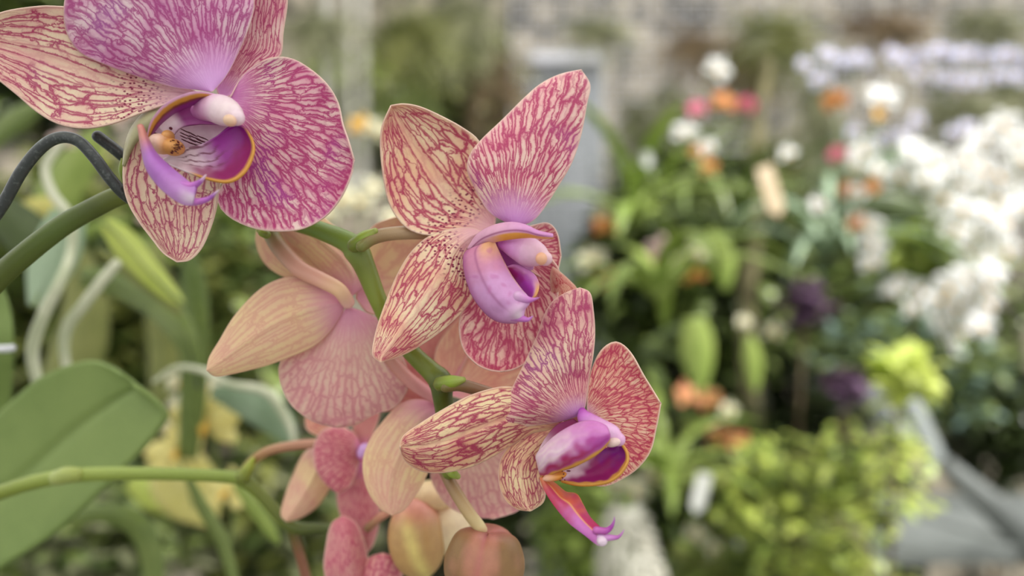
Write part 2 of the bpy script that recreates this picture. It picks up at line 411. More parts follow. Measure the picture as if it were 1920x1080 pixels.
petal('sepal', fa, M['A_sepal'], (385, 180), [(330, 152), (240, 80), (160, 22), (100, 11), (50, 14), (0, 24), (-40, 45)],
      [(330, 190), (265, 212), (212, 232), (160, 241), (110, 233), (68, 209), (32, 178), (0, 152), (-40, 118)], (-62, 80), DA,
      zb=8, zt=0, bow=3, cup=-2.5, crease=0.5, fan=False, seed=3)
petal('sepal', fa, M['A_sepal2'], (412, 185), [(405, 150), (428, 90), (440, 20), (455, -50)], [(436, 178), (466, 152), (500, 121), (526, 104), (531, 60), (539, 0), (530, -50)],
      (495, -85), DA, zb=9, zt=6, bow=3, cup=-1, fan=False, seed=4)
ls = petal('sepal', fa, M['A_sepal3'], (350, 215), [(285, 222), (246, 262), (232, 302), (231, 345), (241, 382), (260, 415), (285, 448), (306, 474)],
      [(400, 250), (412, 320), (409, 370), (402, 405), (390, 440), (376, 468), (356, 487)], (332, 491), DA, zb=8, zt=6, bow=4, cup=-3, crease=0.4, fan=False, seed=5)
patch('folded_margin', ls, M['lip'], [(330, 196, 9), (280, 206, 8), (250, 235, 8), (236, 270, 8), (231, 310, 8)], [(340, 210, 8), (300, 232, 7), (272, 250, 7), (250, 275, 7), (233, 312, 8)], DA,
      lambda u, v, x, y: mixc(srgb((196, 188, 150)), srgb((150, 146, 104)), v), bulge=1.2)
lp = patch('lip', fa, M['lip'], [(280, 252, 3), (300, 230, 3), (330, 222, 5), (380, 226, 6), (440, 236, 5)],
      [(300, 300, 3), (330, 312, 2), (370, 318, 2), (420, 318, 2), (450, 300, 2)], DA,
      lambda u, v, x, y: mixc(mixc(WHITE, PINKW, v * 0.6), srgb((206, 130, 180)), sm(0.3, 0.0, v) * 0.6), bulge=-3)
lp['label'] = 'open lip, purple and white with yellow rims'
def ca_right(u, v, x, y):      # v 0 inner edge, 1 outer rim
    n = mnoise.noise(Vector((x / 14, y / 14, 1))) * 0.5
    c = mixc(WHITE, PURP, sm(0.25, 0.62, u + n * 0.12 + 0.22 * (v - 0.4)))
    c = mixc(c, MAG, sm(0.45, 0.8, v + n * 0.3) * sm(0.12, 0.3, u) * 0.8 * (1 - sm(0.75, 1, u)))
    st = 0.5 + 0.5 * sin(v * 34 + n * 6)
    c = mixc(c, DARKP, sm(0.75, 0.95, st) * sm(0.12, 0.25, u) * (1 - sm(0.5, 0.7, u)) * (1 - sm(0.55, 0.65, v)) * 0.8)
    c = mixc(c, YEL, sm(0.925, 0.97, v + n * 0.02) * sm(0.12, 0.25, u) * (1 - sm(0.86, 1.0, u)))
    return c
patch('side_lobe', lp, M['lip'], [(306, 298, 2), (340, 281, 1), (378, 270, 0), (405, 256, 0), (425, 241, 0), (442, 234, 0)],
      [(318, 308, 2), (350, 322, -1), (392, 337, -3), (430, 342, -4), (458, 325, -4), (474, 295, -3), (476, 270, -2), (462, 243, -1), (446, 234, 0)], DA, ca_right, bulge=-2.5)
def ca_left(u, v, x, y):
    n = mnoise.noise(Vector((x / 12, y / 12, 3)))
    c = mixc(PINKW, YEL, sm(0.10, 0.24, v + n * 0.05))
    c = mixc(c, srgb((150, 70, 60)), sm(0.42, 0.55, v + n * 0.06))
    c = mixc(c, srgb((160, 56, 150)), sm(0.55, 0.75, v))
    return mixc(c, PINKW, sm(0.9, 1.0, u))
patch('side_lobe', lp, M['lip'], [(276, 256, 0), (283, 228, -3), (303, 200, -5), (335, 180, -5), (372, 171, -4), (408, 178, -1)],
      [(282, 256, 1), (300, 233, 0), (326, 212, 0), (352, 200, 0), (380, 189, 0), (408, 182, 0)], DA, ca_left, bulge=1.0)
patch('side_lobe_inner_wall', lp, M['lip'], [(296, 238, 1), (320, 214, 1), (355, 197, 1), (395, 186, 1)],
      [(320, 262, 2), (338, 240, 2), (372, 233, 2), (410, 234, 1)], DA,
      lambda u, v, x, y: mixc(mixc(WHITE, srgb((160, 60, 140)), sm(0.25, 0.45, u)), srgb((206, 120, 190)), sm(0.6, 1.0, v) * 0.3), bulge=-1)
def ca_callus(th, ph, x, y):
    return mixc(srgb((244, 206, 190)), srgb((230, 164, 92)), sm(300, 322, x + (y - 268) * 0.25))
cl = blob('callus', lp, M['lip'], 302, 270, DA - 1, 23, 19, 3.0, 0.3, ca_callus)
blob('callus', lp, M['lip'], 324, 276, DA - 1.0, 21, 16, 2.8, 0.2, ca_callus)
blob('callus', lp, M['lip'], 315, 256, DA - 0.5, 10, 12, 2.2, 0.3, lambda *a: srgb((230, 170, 104)))
blackish = vcol_mat('maroon_spot', rough=0.5, transl=0)
def freckles(parent, pts, D, rz=0.35, col=(96, 20, 40), seed=1):
    """dark raised freckles joined into one marking mesh"""
    vs, fs_, cs = [], [], []
    for (x, y, rx, ry, an) in pts:
        c = P(x, y, D / 1000.0); b = len(vs)
        for i in range(5):
            th = pi * i / 4
            for j in range(8):
                ph = 2 * pi * j / 8
                a_, b_ = rx * sin(th) * cos(ph), ry * sin(th) * sin(ph)
                X = a_ * cos(an) - b_ * sin(an); Y = a_ * sin(an) + b_ * cos(an)
                vs.append(c + Vector((X / F * D / 1000, -cos(th) * rz / 1000, -Y / F * D / 1000))); cs.append(srgb(col))
        fs_ += [(b + i * 8 + j, b + i * 8 + (j + 1) % 8, b + (i + 1) * 8 + (j + 1) % 8, b + (i + 1) * 8 + j) for i in range(4) for j in range(8)]
    return mesh('freckles', vs, fs_, blackish, parent, cols=cs)
random.seed(5)
fr = [(random.gauss(331, 8), random.gauss(275, 8), random.uniform(0.7, 1.2), random.uniform(0.7, 1.2), 0) for _ in range(60)]
freckles(cl, [f for f in fr if (f[0] - 329) ** 2 + (f[1] - 276) ** 2 < 190], DA - 3.0, rz=0.7)
fr = [(308, 240, 5, 2.4, 0.9), (316, 232, 4.5, 2.4, 0.4), (325, 243, 4, 3.5, 1), (296, 252, 3, 2, 0.5)]
for k in range(6):
    for r in range(4): fr.append((343 + k * 8 + r * 2 + random.uniform(-3, 3), 244 + k * 3.2 + r * 6.5 + random.uniform(-1, 1), random.uniform(1.8, 3.2), 1.2, 0.45))
for k in range(5): fr.append((346 + k * 9, 291 - k * 1.5 + (k % 2) * 7, 4.2, 1.2, 0.1))
freckles(lp, fr, DA + 3.2, rz=2.2)
def ca_mid(u, v, x, y):
    c = mixc(srgb((214, 140, 130)), srgb((178, 110, 196)), sm(0.1, 0.35, u))
    c = mixc(c, srgb((206, 150, 214)), sm(0.5, 0.9, u) * (1 - v * 0.6))
    return mixc(c, srgb((232, 214, 228)), sm(0.78, 0.98, u) * sm(0.75, 0.1, abs(v - 0.35) * 2) * 0.8)
ml = patch('mid_lobe', lp, M['lip'], [(261, 235, -5), (268, 280, -6), (277, 316, -8), (295, 343, -9), (320, 367, -10), (345, 382, -10), (362, 384, -10)],
      [(265, 235, -5), (278, 265, -5), (291, 288, -6), (313, 310, -7), (340, 332, -8), (356, 344, -9), (368, 352, -10)], DA, ca_mid, bulge=2.0, thick=0.0009)
tube('tendril', ml, M['lip'], [(340, 352, -9, 15), (360, 349, -9.5, 8), (376, 340, -10, 4.5), (386, 328, -10.5, 1.2)], DA, [srgb((190, 120, 205)), LILAC, srgb((180, 100, 196)), WHITE])
tube('tendril', ml, M['lip'], [(345, 368, -9, 14), (364, 378, -9.5, 8), (388, 374, -10, 5), (402, 364, -10.5, 3), (411, 356, -11, 1)], DA, [srgb((226, 190, 224)), LILAC, srgb((180, 100, 200)), WHITE])
def col_c(th, ph, x, y): return WHITE
cm = tube('column', fa, M['lip'], [(378, 206, 3, 20), (400, 203, 0, 26), (420, 208, -2, 28), (436, 216, -4, 22), (444, 221, -5, 15)], DA,
     [srgb((214, 130, 200)), srgb((232, 180, 220)), WHITE, srgb((248, 228, 232)), WHITE], nseg=28)
blob('anther_cap', cm, M['lip'], 431, 226, DA - 7, 12, 11, 1.6, 0.4, lambda *a: CREAM)

# ------------------------------------------------------------------ flower B, middle
DB = 178
fb = thing('orchid_flower', 'rose-veined orchid bloom seen from the side with a closed pink vase-shaped lip', 'flower', P(955, 470, 0.186))
petal('petal', fb, M['B_petal'], (968, 424), [(945, 414), (915, 395), (890, 352), (876, 318), (882, 288), (905, 260), (942, 225), (985, 182), (1015, 157), (1050, 140)],
      [(998, 414), (1020, 390), (1046, 350), (1072, 305), (1090, 250), (1100, 195), (1106, 160)], (1090, 131), DB, zb=3, zt=8, bow=-3, cup=3, ruffle=0.5, seed=6)
petal('sepal', fb, M['B_sepal'], (928, 424), [(900, 434), (850, 437), (805, 441), (768, 431), (742, 405), (726, 370), (717, 320), (713, 272), (717, 235)],
      [(930, 370), (918, 310), (898, 264), (868, 240), (830, 219), (790, 201), (758, 195)], (733, 198), DB, zb=6, zt=4, bow=4, cup=-3, crease=0.6, fan=False, ruffle=0.3, seed=7)
petal('sepal', fb, M['B_sepal'], (905, 436), [(880, 427), (835, 432), (800, 446), (770, 474), (745, 515), (726, 560), (709, 608), (700, 645), (700, 668)],
      [(885, 470), (878, 510), (886, 550), (872, 578), (840, 610), (800, 640), (758, 664)], (714, 679), DB, zb=4, zt=-3, bow=0, cup=3, crease=-0.5, fan=False, seed=8)
petal('petal', fb, M['B_low'], (960, 480), [(915, 520), (880, 556), (863, 590), (861, 625), (870, 658), (892, 682), (915, 693)],
      [(1010, 470), (1048, 505), (1046, 560), (1030, 620), (1005, 665), (970, 690)], (940, 697), DB, zb=8, zt=6, bow=3, cup=-2, ruffle=0.4, seed=9)
petal('sepal', fb, M['B_low'], (960, 470), [(980, 432), (1008, 420), (1030, 419), (1045, 438)], [(985, 500), (1015, 520), (1040, 522)], (1052, 480), DB, zb=9, zt=11, bow=1, cup=-1, seed=10, back=30)
def cb_front(u, v, x, y):    # u top->bottom, v left->right
    n = mnoise.noise(Vector((x / 16, y / 16, 5)))
    c = mixc(srgb((214, 140, 178)), srgb((216, 158, 212)), sm(0.2, 0.5, u + n * 0.1))
    c = mixc(c, srgb((236, 176, 130)), sm(0.30, 0.02, u) * sm(0.3, 0.6, v))
    c = mixc(c, srgb((150, 60, 120)), math.exp(-((v - 0.33 - 0.12 * u) / 0.035) ** 2) * (1 - sm(0.6, 0.9, u)) * 0.55)
    c = mixc(c, srgb((164, 70, 140)), math.exp(-((v - 0.03) / 0.08) ** 2) * 0.6)
    c = mixc(c, srgb((236, 214, 228)), sm(0.7, 0.95, u) * math.exp(-((v - 0.62) / 0.25) ** 2) * 0.9)
    c = mixc(c, srgb((244, 190, 160)), sm(0.965, 1, v) * (1 - sm(0.5, 0.8, u)))
    return mixc(c, srgb((190, 90, 160)), sm(0.5, 0.7, n + 0.2) * 0.4)
lb = patch('lip', fb, M['lip'], [(888, 466, 0), (874, 474, 0), (870, 490, -1), (874, 518, -2), (886, 552, -3), (904, 578, -4), (922, 595, -4), (942, 603, -5), (968, 604, -6)],
      [(926, 451, -1), (929, 460, -1), (940, 484, -2), (957, 516, -4), (977, 544, -6), (988, 556, -7), (992, 566, -8), (983, 578, -8), (980, 592, -8)], DB, cb_front, bulge=3.5, thick=0.0008, nu=70)
lb['label'] = 'pink vase-shaped lip with two short tendrils'
tube('tendril', lb, M['lip'], [(972, 556, -8, 11), (990, 562, -9, 6.5), (1002, 561, -9.5, 3), (1011, 558, -10, 0.8)], DB, [srgb((226, 180, 222)), LILAC, srgb((208, 140, 206))])
tube('tendril', lb, M['lip'], [(962, 592, -7, 11), (978, 597, -8, 7), (990, 599, -9, 4), (999, 593, -9.5, 0.8)], DB, [srgb((200, 130, 200)), LILAC, srgb((200, 130, 210))])
def cb_up(u, v, x, y):
    c = mixc(srgb((230, 176, 206)), srgb((216, 150, 208)), sm(0.3, 0.8, u))
    c = mixc(c, srgb((150, 50, 110)), math.exp(-((v - 0.50) / 0.05) ** 2) * (1 - sm(0.85, 1, u)) * 0.8)
    return mixc(c, srgb((236, 168, 70)), sm(0.56, 0.68, v) * sm(0.15, 0.45, u))
patch('side_lobe', lb, M['lip'], [(878, 466, 2), (896, 440, 0), (925, 424, -2), (958, 418, -4), (985, 423, -6), (1008, 434, -8), (1037, 441, -10)],
      [(884, 469, 2), (910, 457, 0), (930, 452, -2), (958, 447, -4), (990, 444, -6), (1015, 445, -8), (1038, 445, -10)], DB, cb_up, bulge=1.4, thick=0.0007)
def cb_far(u, v, x, y):
    n = mnoise.noise(Vector((x / 12, y / 12, 8)))
    c = mixc(srgb((160, 24, 110)), srgb((176, 60, 180)), sm(0.2, 0.6, u + n * 0.2))
    c = mixc(c, srgb((224, 150, 214)), sm(0.35, 0.1, v + n * 0.08))
    return mixc(c, srgb((236, 176, 110)), sm(0.55, 0.8, u) * sm(0.3, 0.1, v))
patch('side_lobe', lb, M['lip'], [(948, 502, 1), (966, 497, 0), (988, 505, -1), (1004, 518, -2), (1011, 536, -3), (1006, 553, -4), (996, 562, -4)],
      [(944, 506, 2), (952, 516, 1), (962, 530, 1), (972, 545, 0), (982, 556, 0), (990, 560, -1), (994, 563, -2)], DB, cb_far, bulge=1.2)
patch('throat', lb, M['lip'], [(925, 448, 2), (950, 446, 1), (985, 450, 2), (1005, 470, 2)], [(940, 505, 4), (965, 515, 4), (985, 512, 4), (1000, 505, 4)], DB,
      lambda u, v, x, y: mixc(srgb((180, 80, 170)), srgb((222, 160, 210)), sm(0.3, 0.8, u)), bulge=-1)
cm = tube('column', fb, M['lip'], [(946, 458, 0, 13), (965, 464, -1, 21), (988, 471, -2, 28), (1008, 478, -4, 23), (1022, 485, -5, 14)], DB,
     [srgb((190, 96, 184)), srgb((216, 146, 210)), srgb((228, 176, 216)), srgb((232, 190, 214)), srgb((238, 200, 210))], nseg=28)
blob('anther_cap', cm, M['lip'], 1015, 485, DB - 8.0, 11, 12, 1.3, 0, lambda *a: srgb((238, 184, 150)))

# ------------------------------------------------------------------ flower C, lower right
DC = 176
fc = thing('orchid_flower', 'coral-veined orchid bloom with a long thin lip tongue hanging below yellow-rimmed lobes', 'flower', P(1090, 790, 0.184))
petal('petal', fc, M['C_up'], (1088, 778), [(1050, 790), (1005, 797), (955, 802), (928, 803), (938, 775), (962, 725), (988, 672), (1008, 628), (1020, 592), (1036, 566), (1062, 549)],
      [(1097, 760), (1103, 715), (1112, 665), (1115, 620), (1112, 580), (1106, 550)], (1088, 540), DC, zb=4, zt=2, bow=-3, cup=3, ruffle=0.5, seed=11, nv=44)
petal('petal', fc, M['C_petal'], (1102, 782), [(1101, 760), (1103, 720), (1112, 685), (1128, 656), (1150, 641), (1168, 646), (1186, 666), (1206, 702), (1222, 728)],
      [(1110, 830), (1095, 880), (1105, 906), (1135, 912), (1168, 898), (1196, 878), (1220, 845), (1231, 800)], (1239, 756), DC, zb=6, zt=2, bow=2, cup=-2, ruffle=0.5, seed=12)
petal('sepal', fc, M['C_red'], (1088, 770), [(1050, 700), (1034, 620), (1034, 560), (1032, 520)], [(1100, 680), (1100, 600), (1084, 546), (1068, 526), (1050, 510)], (1036, 500), DC,
      zb=7, zt=9, bow=2, cup=1, fan=False, seed=13)
petal('sepal', fc, M['C_sepal'], (1060, 795), [(1030, 765), (1000, 735), (956, 725), (925, 728), (880, 742), (830, 768), (785, 796), (757, 817)],
      [(1030, 806), (998, 812), (960, 834), (920, 858), (880, 876), (830, 886), (790, 883), (760, 864)], (750, 838), DC, zb=5, zt=-4, bow=0, cup=2.5, tilt=1.5, crease=0.7, fan=False, seed=14)
petal('sepal', fc, M['C_sepal'], (1045, 800), [(1005, 805), (965, 828), (942, 855), (935, 885), (938, 915), (950, 940), (970, 954)],
      [(1050, 825), (1025, 862), (1016, 895), (1022, 920), (1018, 942)], (995, 958), DC, zb=6, zt=3, bow=1, cup=2.5, fan=False, seed=15)
def cc_near(u, v, x, y):    # u from left base to right end, v upper edge -> lower rim
    n = mnoise.noise(Vector((x / 16, y / 16, 9)))
    c = mixc(srgb((240, 216, 226)), srgb((212, 130, 200)), sm(0.15, 0.8, u + n * 0.1))
    c = mixc(c, srgb((180, 60, 160)), sm(0.3, 0.75, v + n * 0.25) * sm(0.3, 0.7, u))
    c = mixc(c, srgb((176, 40, 100)), sm(0.5, 0.8, v + n * 0.2) * (1 - sm(0.5, 0.85, u)))
    st = 0.5 + 0.5 * sin(v * 30 + n * 4)
    c = mixc(c, LILAC, st * 0.25)
    return mixc(c, YEL, sm(0.88, 0.95, v + n * 0.05) * (1 - sm(0.93, 1.0, u) * 0.5))
lc = patch('lip', fc, M['lip'], [(1009, 868, 0), (1009, 850, -2), (1046, 815, -4), (1085, 794, -5), (1112, 791, -6), (1134, 799, -7), (1141, 812, -7)],
      [(1014, 891, 0), (1028, 891, -2), (1046, 883, -5), (1075, 874, -7), (1100, 862, -8), (1122, 848, -8), (1140, 828, -8), (1142, 816, -7)], DC, cc_near, bulge=3.0, thick=0.0007)
lc['label'] = 'magenta and yellow lip with a long hanging middle lobe'
def cc_far(u, v, x, y):
    n = mnoise.noise(Vector((x / 14, y / 14, 12)))
    c = mixc(srgb((236, 206, 220)), srgb((158, 26, 110)), sm(0.05, 0.4, u + (v - 0.4) * 0.5 + n * 0.12))
    c = mixc(c, srgb((140, 20, 140)), sm(0.45, 0.8, u - v * 0.2 + n * 0.2))
    return mixc(c, YEL, sm(0.88, 0.95, v + n * 0.06))
patch('side_lobe', lc, M['lip'], [(1052, 886, 0), (1080, 876, 1), (1110, 858, 1), (1135, 842, 1), (1150, 836, 0), (1162, 832, 0)],
      [(1052, 903, 0), (1082, 909, -2), (1115, 909, -3), (1143, 903, -4), (1164, 888, -4), (1177, 866, -3), (1176, 848, -2), (1166, 833, -1)], DC, cc_far, bulge=-1.5, thick=0.0007)
patch('throat', lc, M['lip'], [(1012, 888, 1), (1010, 845, 2), (1040, 800, 4), (1075, 785, 4)], [(1030, 888, 2), (1060, 860, 3), (1090, 830, 3), (1110, 810, 3)], DC,
      lambda u, v, x, y: mixc(srgb((232, 200, 214)), srgb((150, 24, 100)), sm(0.35, 0.7, u)), bulge=0)
cl = blob('callus', lc, M['lip'], 1040, 893, DC - 2.5, 23, 8.5, 1.6, -0.22, lambda th, ph, x, y: mixc(srgb((240, 190, 160)), srgb((232, 156, 60)), sm(1020, 1050, x)))
freckles(cl, [(1054, 882, 1.2, 3, 0), (1057, 889, 1.4, 1.4, 0), (1055, 896, 1.3, 1.6, 0), (1050, 901, 1.6, 1, 0), (1059, 900, 1.2, 1.4, 0), (1066, 883, 4.5, 1.4, 0)], DC - 4.0, rz=0.5)
def cc_mid(u, v, x, y):
    n = mnoise.noise(Vector((x / 14, y / 14, 20)))
    out = mixc(srgb((196, 60, 96)), srgb((206, 116, 196)), sm(0.25, 0.75, u + n * 0.15))
    inn = mixc(srgb((222, 110, 70)), srgb((196, 50, 110)), sm(0.2, 0.75, u + n * 0.25))
    c = mixc(out, inn, sm(0.48, 0.54, v))
    c = mixc(c, srgb((236, 170, 110)), math.exp(-((v - 0.5) / 0.035) ** 2) * (1 - sm(0.8, 1, u) * .4))
    c = mixc(c, srgb((232, 150, 70)), sm(0.93, 1, v) * (1 - sm(0.5, 0.7, u)))
    c = mixc(c, srgb((232, 150, 80)), sm(0.2, 0.0, u) * 0.7)
    return mixc(c, srgb((236, 214, 232)), sm(0.88, 1.0, u) * sm(0.5, 0.2, v))
ml = patch('mid_lobe', lc, M['lip'], [(1014, 895, 0), (1023, 920, -2), (1042, 950, -4), (1068, 980, -6), (1098, 1003, -8), (1122, 1021, -9), (1132, 1020, -9)],
      [(1018, 896, 0), (1040, 908, 1), (1060, 924, 1), (1080, 928, 0), (1091, 946, -1), (1104, 970, -3), (1122, 988, -6), (1137, 998, -9)], DC, cc_mid, bulge=1.8, thick=0.0008, nu=60)
blob('lobe_tip', ml, M['lip'], 1129, 1014, DC - 9.5, 10, 10, 1.2, 0, lambda *a: srgb((238, 216, 234)))
tube('tendril', ml, M['lip'], [(1118, 994, -9, 7), (1136, 995, -9.5, 6), (1146, 988, -10, 4), (1151, 978, -10.5, 2.2), (1152, 969, -11, 0.6)], DC, [srgb((206, 110, 190)), srgb((180, 70, 180)), srgb((200, 140, 210))])
tube('tendril', ml, M['lip'], [(1126, 1008, -9, 8), (1142, 1008, -9.5, 6), (1158, 1007, -10, 3.5), (1166, 1000, -10.5, 2), (1170, 993, -11, 0.6)], DC, [srgb((226, 180, 226)), srgb((200, 110, 200)), srgb((220, 170, 220))])
cm = tube('column', fc, M['lip'], [(1092, 772, 3, 8), (1098, 785, 1, 15), (1120, 800, -1, 18), (1146, 816, -3, 20), (1160, 824, -4, 13)], DC,
     [srgb((190, 80, 200)), srgb((214, 130, 220)), srgb((228, 164, 224)), srgb((236, 190, 232)), srgb((232, 180, 222))], nseg=28)
blob('anther_cap', cm, M['lip'], 1149, 829, DC - 5, 15, 9, 1.6, -0.2, lambda *a: srgb((240, 212, 206)))

# ------------------------------------------------------------------ flower D, seen from behind
DD = 196
fd = thing('orchid_flower', 'peach orchid bloom seen from behind, curved stalk meeting its pink centre', 'flower', P(655, 560, 0.198))
petal('petal', fd, M['back_peach'], (668, 560), [(672, 490), (692, 432), (730, 410), (780, 402), (830, 412)], [(690, 586), (725, 590), (785, 575), (835, 530), (862, 480)], (866, 440), DD,
      zb=4, zt=14, bow=3, cup=-2, seed=20)
petal('sepal', fd, M['back_peach'], (640, 548), [(585, 530), (530, 518), (495, 492), (480, 455), (484, 425)], [(620, 500), (580, 450), (540, 415)], (500, 402), DD, zb=4, zt=12, bow=1, cup=1, fan=False, seed=21)
petal('sepal', fd, M['back_peach'], (658, 556), [(615, 520), (570, 475), (535, 445), (520, 415)], [(705, 520), (695, 480), (655, 445), (615, 415), (585, 392)], (540, 385), DD, zb=3, zt=9, bow=0, cup=1.5, crease=-0.8, fan=False, seed=22)
petal('petal', fd, M['back_pink'], (652, 575), [(628, 600), (590, 630), (545, 660), (524, 682), (526, 718), (545, 758), (578, 785), (605, 796)],
      [(690, 588), (725, 610), (752, 660), (768, 715), (745, 760), (700, 778), (668, 796)], (634, 801), DD, zb=3, zt=6, bow=-1, cup=2, crease=-0.4, ruffle=0.6, seed=23)
petal('sepal', fd, M['back_peach'], (648, 568), [(620, 540), (585, 523), (540, 519), (490, 541), (442, 590), (411, 640), (393, 670)],
      [(638, 592), (618, 622), (590, 648), (550, 667), (500, 685), (440, 700), (405, 705)], (388, 694), DD, zb=2, zt=-2, bow=-2, cup=2.5, crease=-0.5, fan=False, seed=24)
tube('pedicel', fd, M['stem'], [(505, 432, 6, 15), (525, 465, 4, 16), (560, 503, 1, 16), (600, 524, -1, 15), (635, 543, -2, 14), (652, 566, 1, 13)], DD,
     [srgb((96, 110, 50)), srgb((150, 116, 84)), srgb((206, 152, 132)), srgb((222, 166, 146)), srgb((234, 190, 150)), srgb((232, 180, 170))])

# ------------------------------------------------------------------ flower E, behind the stem
DE = 204
fe = thing('orchid_flower', 'orange-peach orchid bloom facing away, mostly hidden behind the green zigzag stem', 'flower', P(835, 750, 0.206))
petal('petal', fe, M['back_orange'], (845, 742), [(820, 700), (815, 665), (832, 628), (870, 590), (920, 560)], [(890, 752), (945, 738), (1000, 715), (1035, 660), (1020, 600)], (980, 560), DE, zb=3, zt=10, bow=3, cup=-1, seed=30)
petal('sepal', fe, M['back_rose'], (840, 740), [(805, 690), (776, 640), (785, 590), (820, 550)], [(862, 700), (890, 640), (900, 580)], (865, 530), DE, zb=5, zt=13, bow=2, cup=-1, fan=False, seed=31)
petal('petal', fe, M['back_rose'], (832, 752), [(790, 752), (745, 768), (700, 770), (690, 730)], [(838, 715), (810, 675), (765, 652), (720, 655)], (690, 690), DE, zb=3, zt=8, bow=1, cup=1, seed=32)
petal('petal', fe, M['back_pink'], (870, 790), [(830, 830), (808, 880), (814, 912), (840, 948), (880, 967)], [(930, 800), (985, 850), (995, 910), (975, 955)], (925, 973), DE, zb=4, zt=2, bow=2, cup=2, ruffle=0.5, seed=33)
petal('sepal', fe, M['back_peach'], (826, 765), [(795, 750), (755, 755), (718, 790), (690, 832), (680, 872), (689, 918), (712, 952)],
      [(822, 810), (812, 860), (798, 895), (778, 930), (758, 956)], (735, 966), DE, zb=2, zt=-4, bow=-1, cup=2, crease=-0.6, fan=False, seed=34)
tube('pedicel', fe, M['stem'], [(728, 668, -4, 12), (750, 695, -4, 13), (780, 722, -3, 13), (812, 742, 0, 12), (838, 755, 3, 11)], DE,
     [srgb((170, 116, 100)), srgb((204, 140, 132)), srgb((222, 150, 156)), srgb((226, 150, 176))])

# ------------------------------------------------------------------ flower F on the second stem
DF = 232
ff = thing('orchid_flower', 'small rose orchid bloom seen edge-on on the thin lower stem', 'flower', P(675, 850, 0.234))
petal('sepal', ff, M['back_orange'], (650, 830), [(610, 822), (580, 810), (572, 790)], [(650, 800), (630, 770), (600, 760)], (578, 768), DF, zb=3, zt=8, seed=40)
petal('sepal', ff, M['back_peach'], (625, 830), [(575, 845), (550, 890), (533, 935), (527, 965)], [(632, 880), (620, 912), (596, 948), (565, 970)], (538, 978), DF, zb=3, zt=0, bow=-1, cup=3, crease=-0.6, fan=False, seed=41)
petal('petal', ff, M['rose_side'], (680, 850), [(664, 812), (632, 800), (604, 808), (589, 836), (590, 872), (606, 902)], [(672, 872), (664, 895), (652, 915)], (634, 926), DF, zb=0, zt=-5, bow=-3, cup=2, ruffle=0.4, seed=42)
petal('sepal', ff, M['back_rose'], (682, 845), [(662, 812), (668, 775), (688, 755)], [(700, 815), (712, 780), (712, 760)], (702, 745), DF, zb=0, zt=3, fan=False, seed=43)
petal('petal', ff, M['rose_side'], (676, 862), [(648, 885), (632, 922), (638, 965), (658, 1005), (672, 1032)], [(702, 890), (712, 940), (710, 985), (700, 1020)], (688, 1037), DF, zb=1, zt=-2, bow=1, cup=3, fan=False, seed=44)
blob('lip', ff, M['lip'], 682, 848, DF - 3, 12, 17, 3, 0.2, lambda th, ph, x, y: mixc(srgb((224, 180, 240)), srgb((208, 70, 150)), sm(848, 862, y)))
tube('pedicel', ff, M['stem'], [(452, 890, 8, 9), (470, 868, 6, 9), (500, 847, 4, 9), (545, 836, 2, 9), (600, 832, 1, 9), (660, 842, 1, 8)], DF,
     [srgb((130, 140, 50)), srgb((160, 120, 80)), srgb((176, 126, 100)), srgb((200, 150, 130))])

# ------------------------------------------------------------------ buds and half-open blooms along the bottom
def bud_c(c1, c2, c3, k=3):
    def f(th, ph, x, y):
        s = abs(sin(ph * k / 2 + 0.6)); n = mnoise.noise(Vector((x / 20, y / 40, 4)))
        c = mixc(c1, c2, sm(0.3, 1.0, s + n * 0.4))
        return mixc(c, c3, sm(0.12, 0.0, s) * 0.8 + sm(0.9, 0.2, th) * 0.6)
    return f
bh = thing('orchid_bud', 'round brownish-pink closed orchid bud hanging on its stalk at the bottom edge', 'flower bud', P(905, 1000, 0.190))
blob('bud', bh, M['bud'], 908, 1060, 190, 76, 74, 10, 0.12, bud_c(srgb((178, 120, 96)), srgb((138, 104, 62)), srgb((186, 104, 104))),
     lob=lambda th, ph: (1 - 0.10 * math.exp(-(sin(ph * 1.5 + 0.6) / 0.2) ** 2)) * (1 - 0.16 * math.exp(-(th / 0.35) ** 2) + 0.10 * math.exp(-((th - 0.75) / 0.3) ** 2) * abs(sin(ph * 1.5 + 0.6))))
tube('pedicel', bh, M['stem'], [(832, 880, 6, 11), (850, 915, 3, 12), (878, 960, 0, 12), (896, 984, 0, 12), (901, 994, 1, 13)], 190,
     [srgb((120, 90, 56)), srgb((140, 108, 74)), srgb((176, 148, 104)), srgb((206, 190, 140)), srgb((214, 190, 150))])
bgd = thing('orchid_bud', 'cream and ochre half-open orchid bud between the peach sepal and the closed bud', 'flower bud', P(770, 940, 0.222))
D_ = 222
blob('petal', bgd, M['bud'], 835, 992, D_ + 2, 50, 44, 8, 0.5, lambda th, ph, x, y: mixc(srgb((232, 212, 172)), srgb((216, 160, 140)), sm(960, 930, y)))
blob('petal', bgd, M['bud'], 812, 930, D_ + 4, 42, 26, 8, 0.2, lambda th, ph, x, y: mixc(srgb((232, 204, 156)), srgb((216, 156, 136)), sm(940, 960, y)))
blob('sepal', bgd, M['bud'], 782, 1010, D_ - 3, 54, 74, 9, -0.12, lambda th, ph, x, y: mixc(mixc(srgb((190, 150, 96)), srgb((226, 206, 124)), math.exp(-((x - 782 - (y - 1010) * 0.35) / 12) ** 2)), srgb((222, 150, 130)), sm(985, 940, y)),  # the pale slanting streak is a highlight put into the colour
     lob=lambda th, ph: 1 - 0.08 * math.exp(-(sin(ph - 1.45) / 0.2) ** 2) * sin(th))
tube('pedicel', bgd, M['stem'], [(690, 990, 10, 8), (720, 965, 6, 8), (760, 945, 2, 9), (785, 948, 0, 8)], D_, [srgb((150, 120, 80)), srgb((216, 150, 130)), srgb((228, 160, 150))])
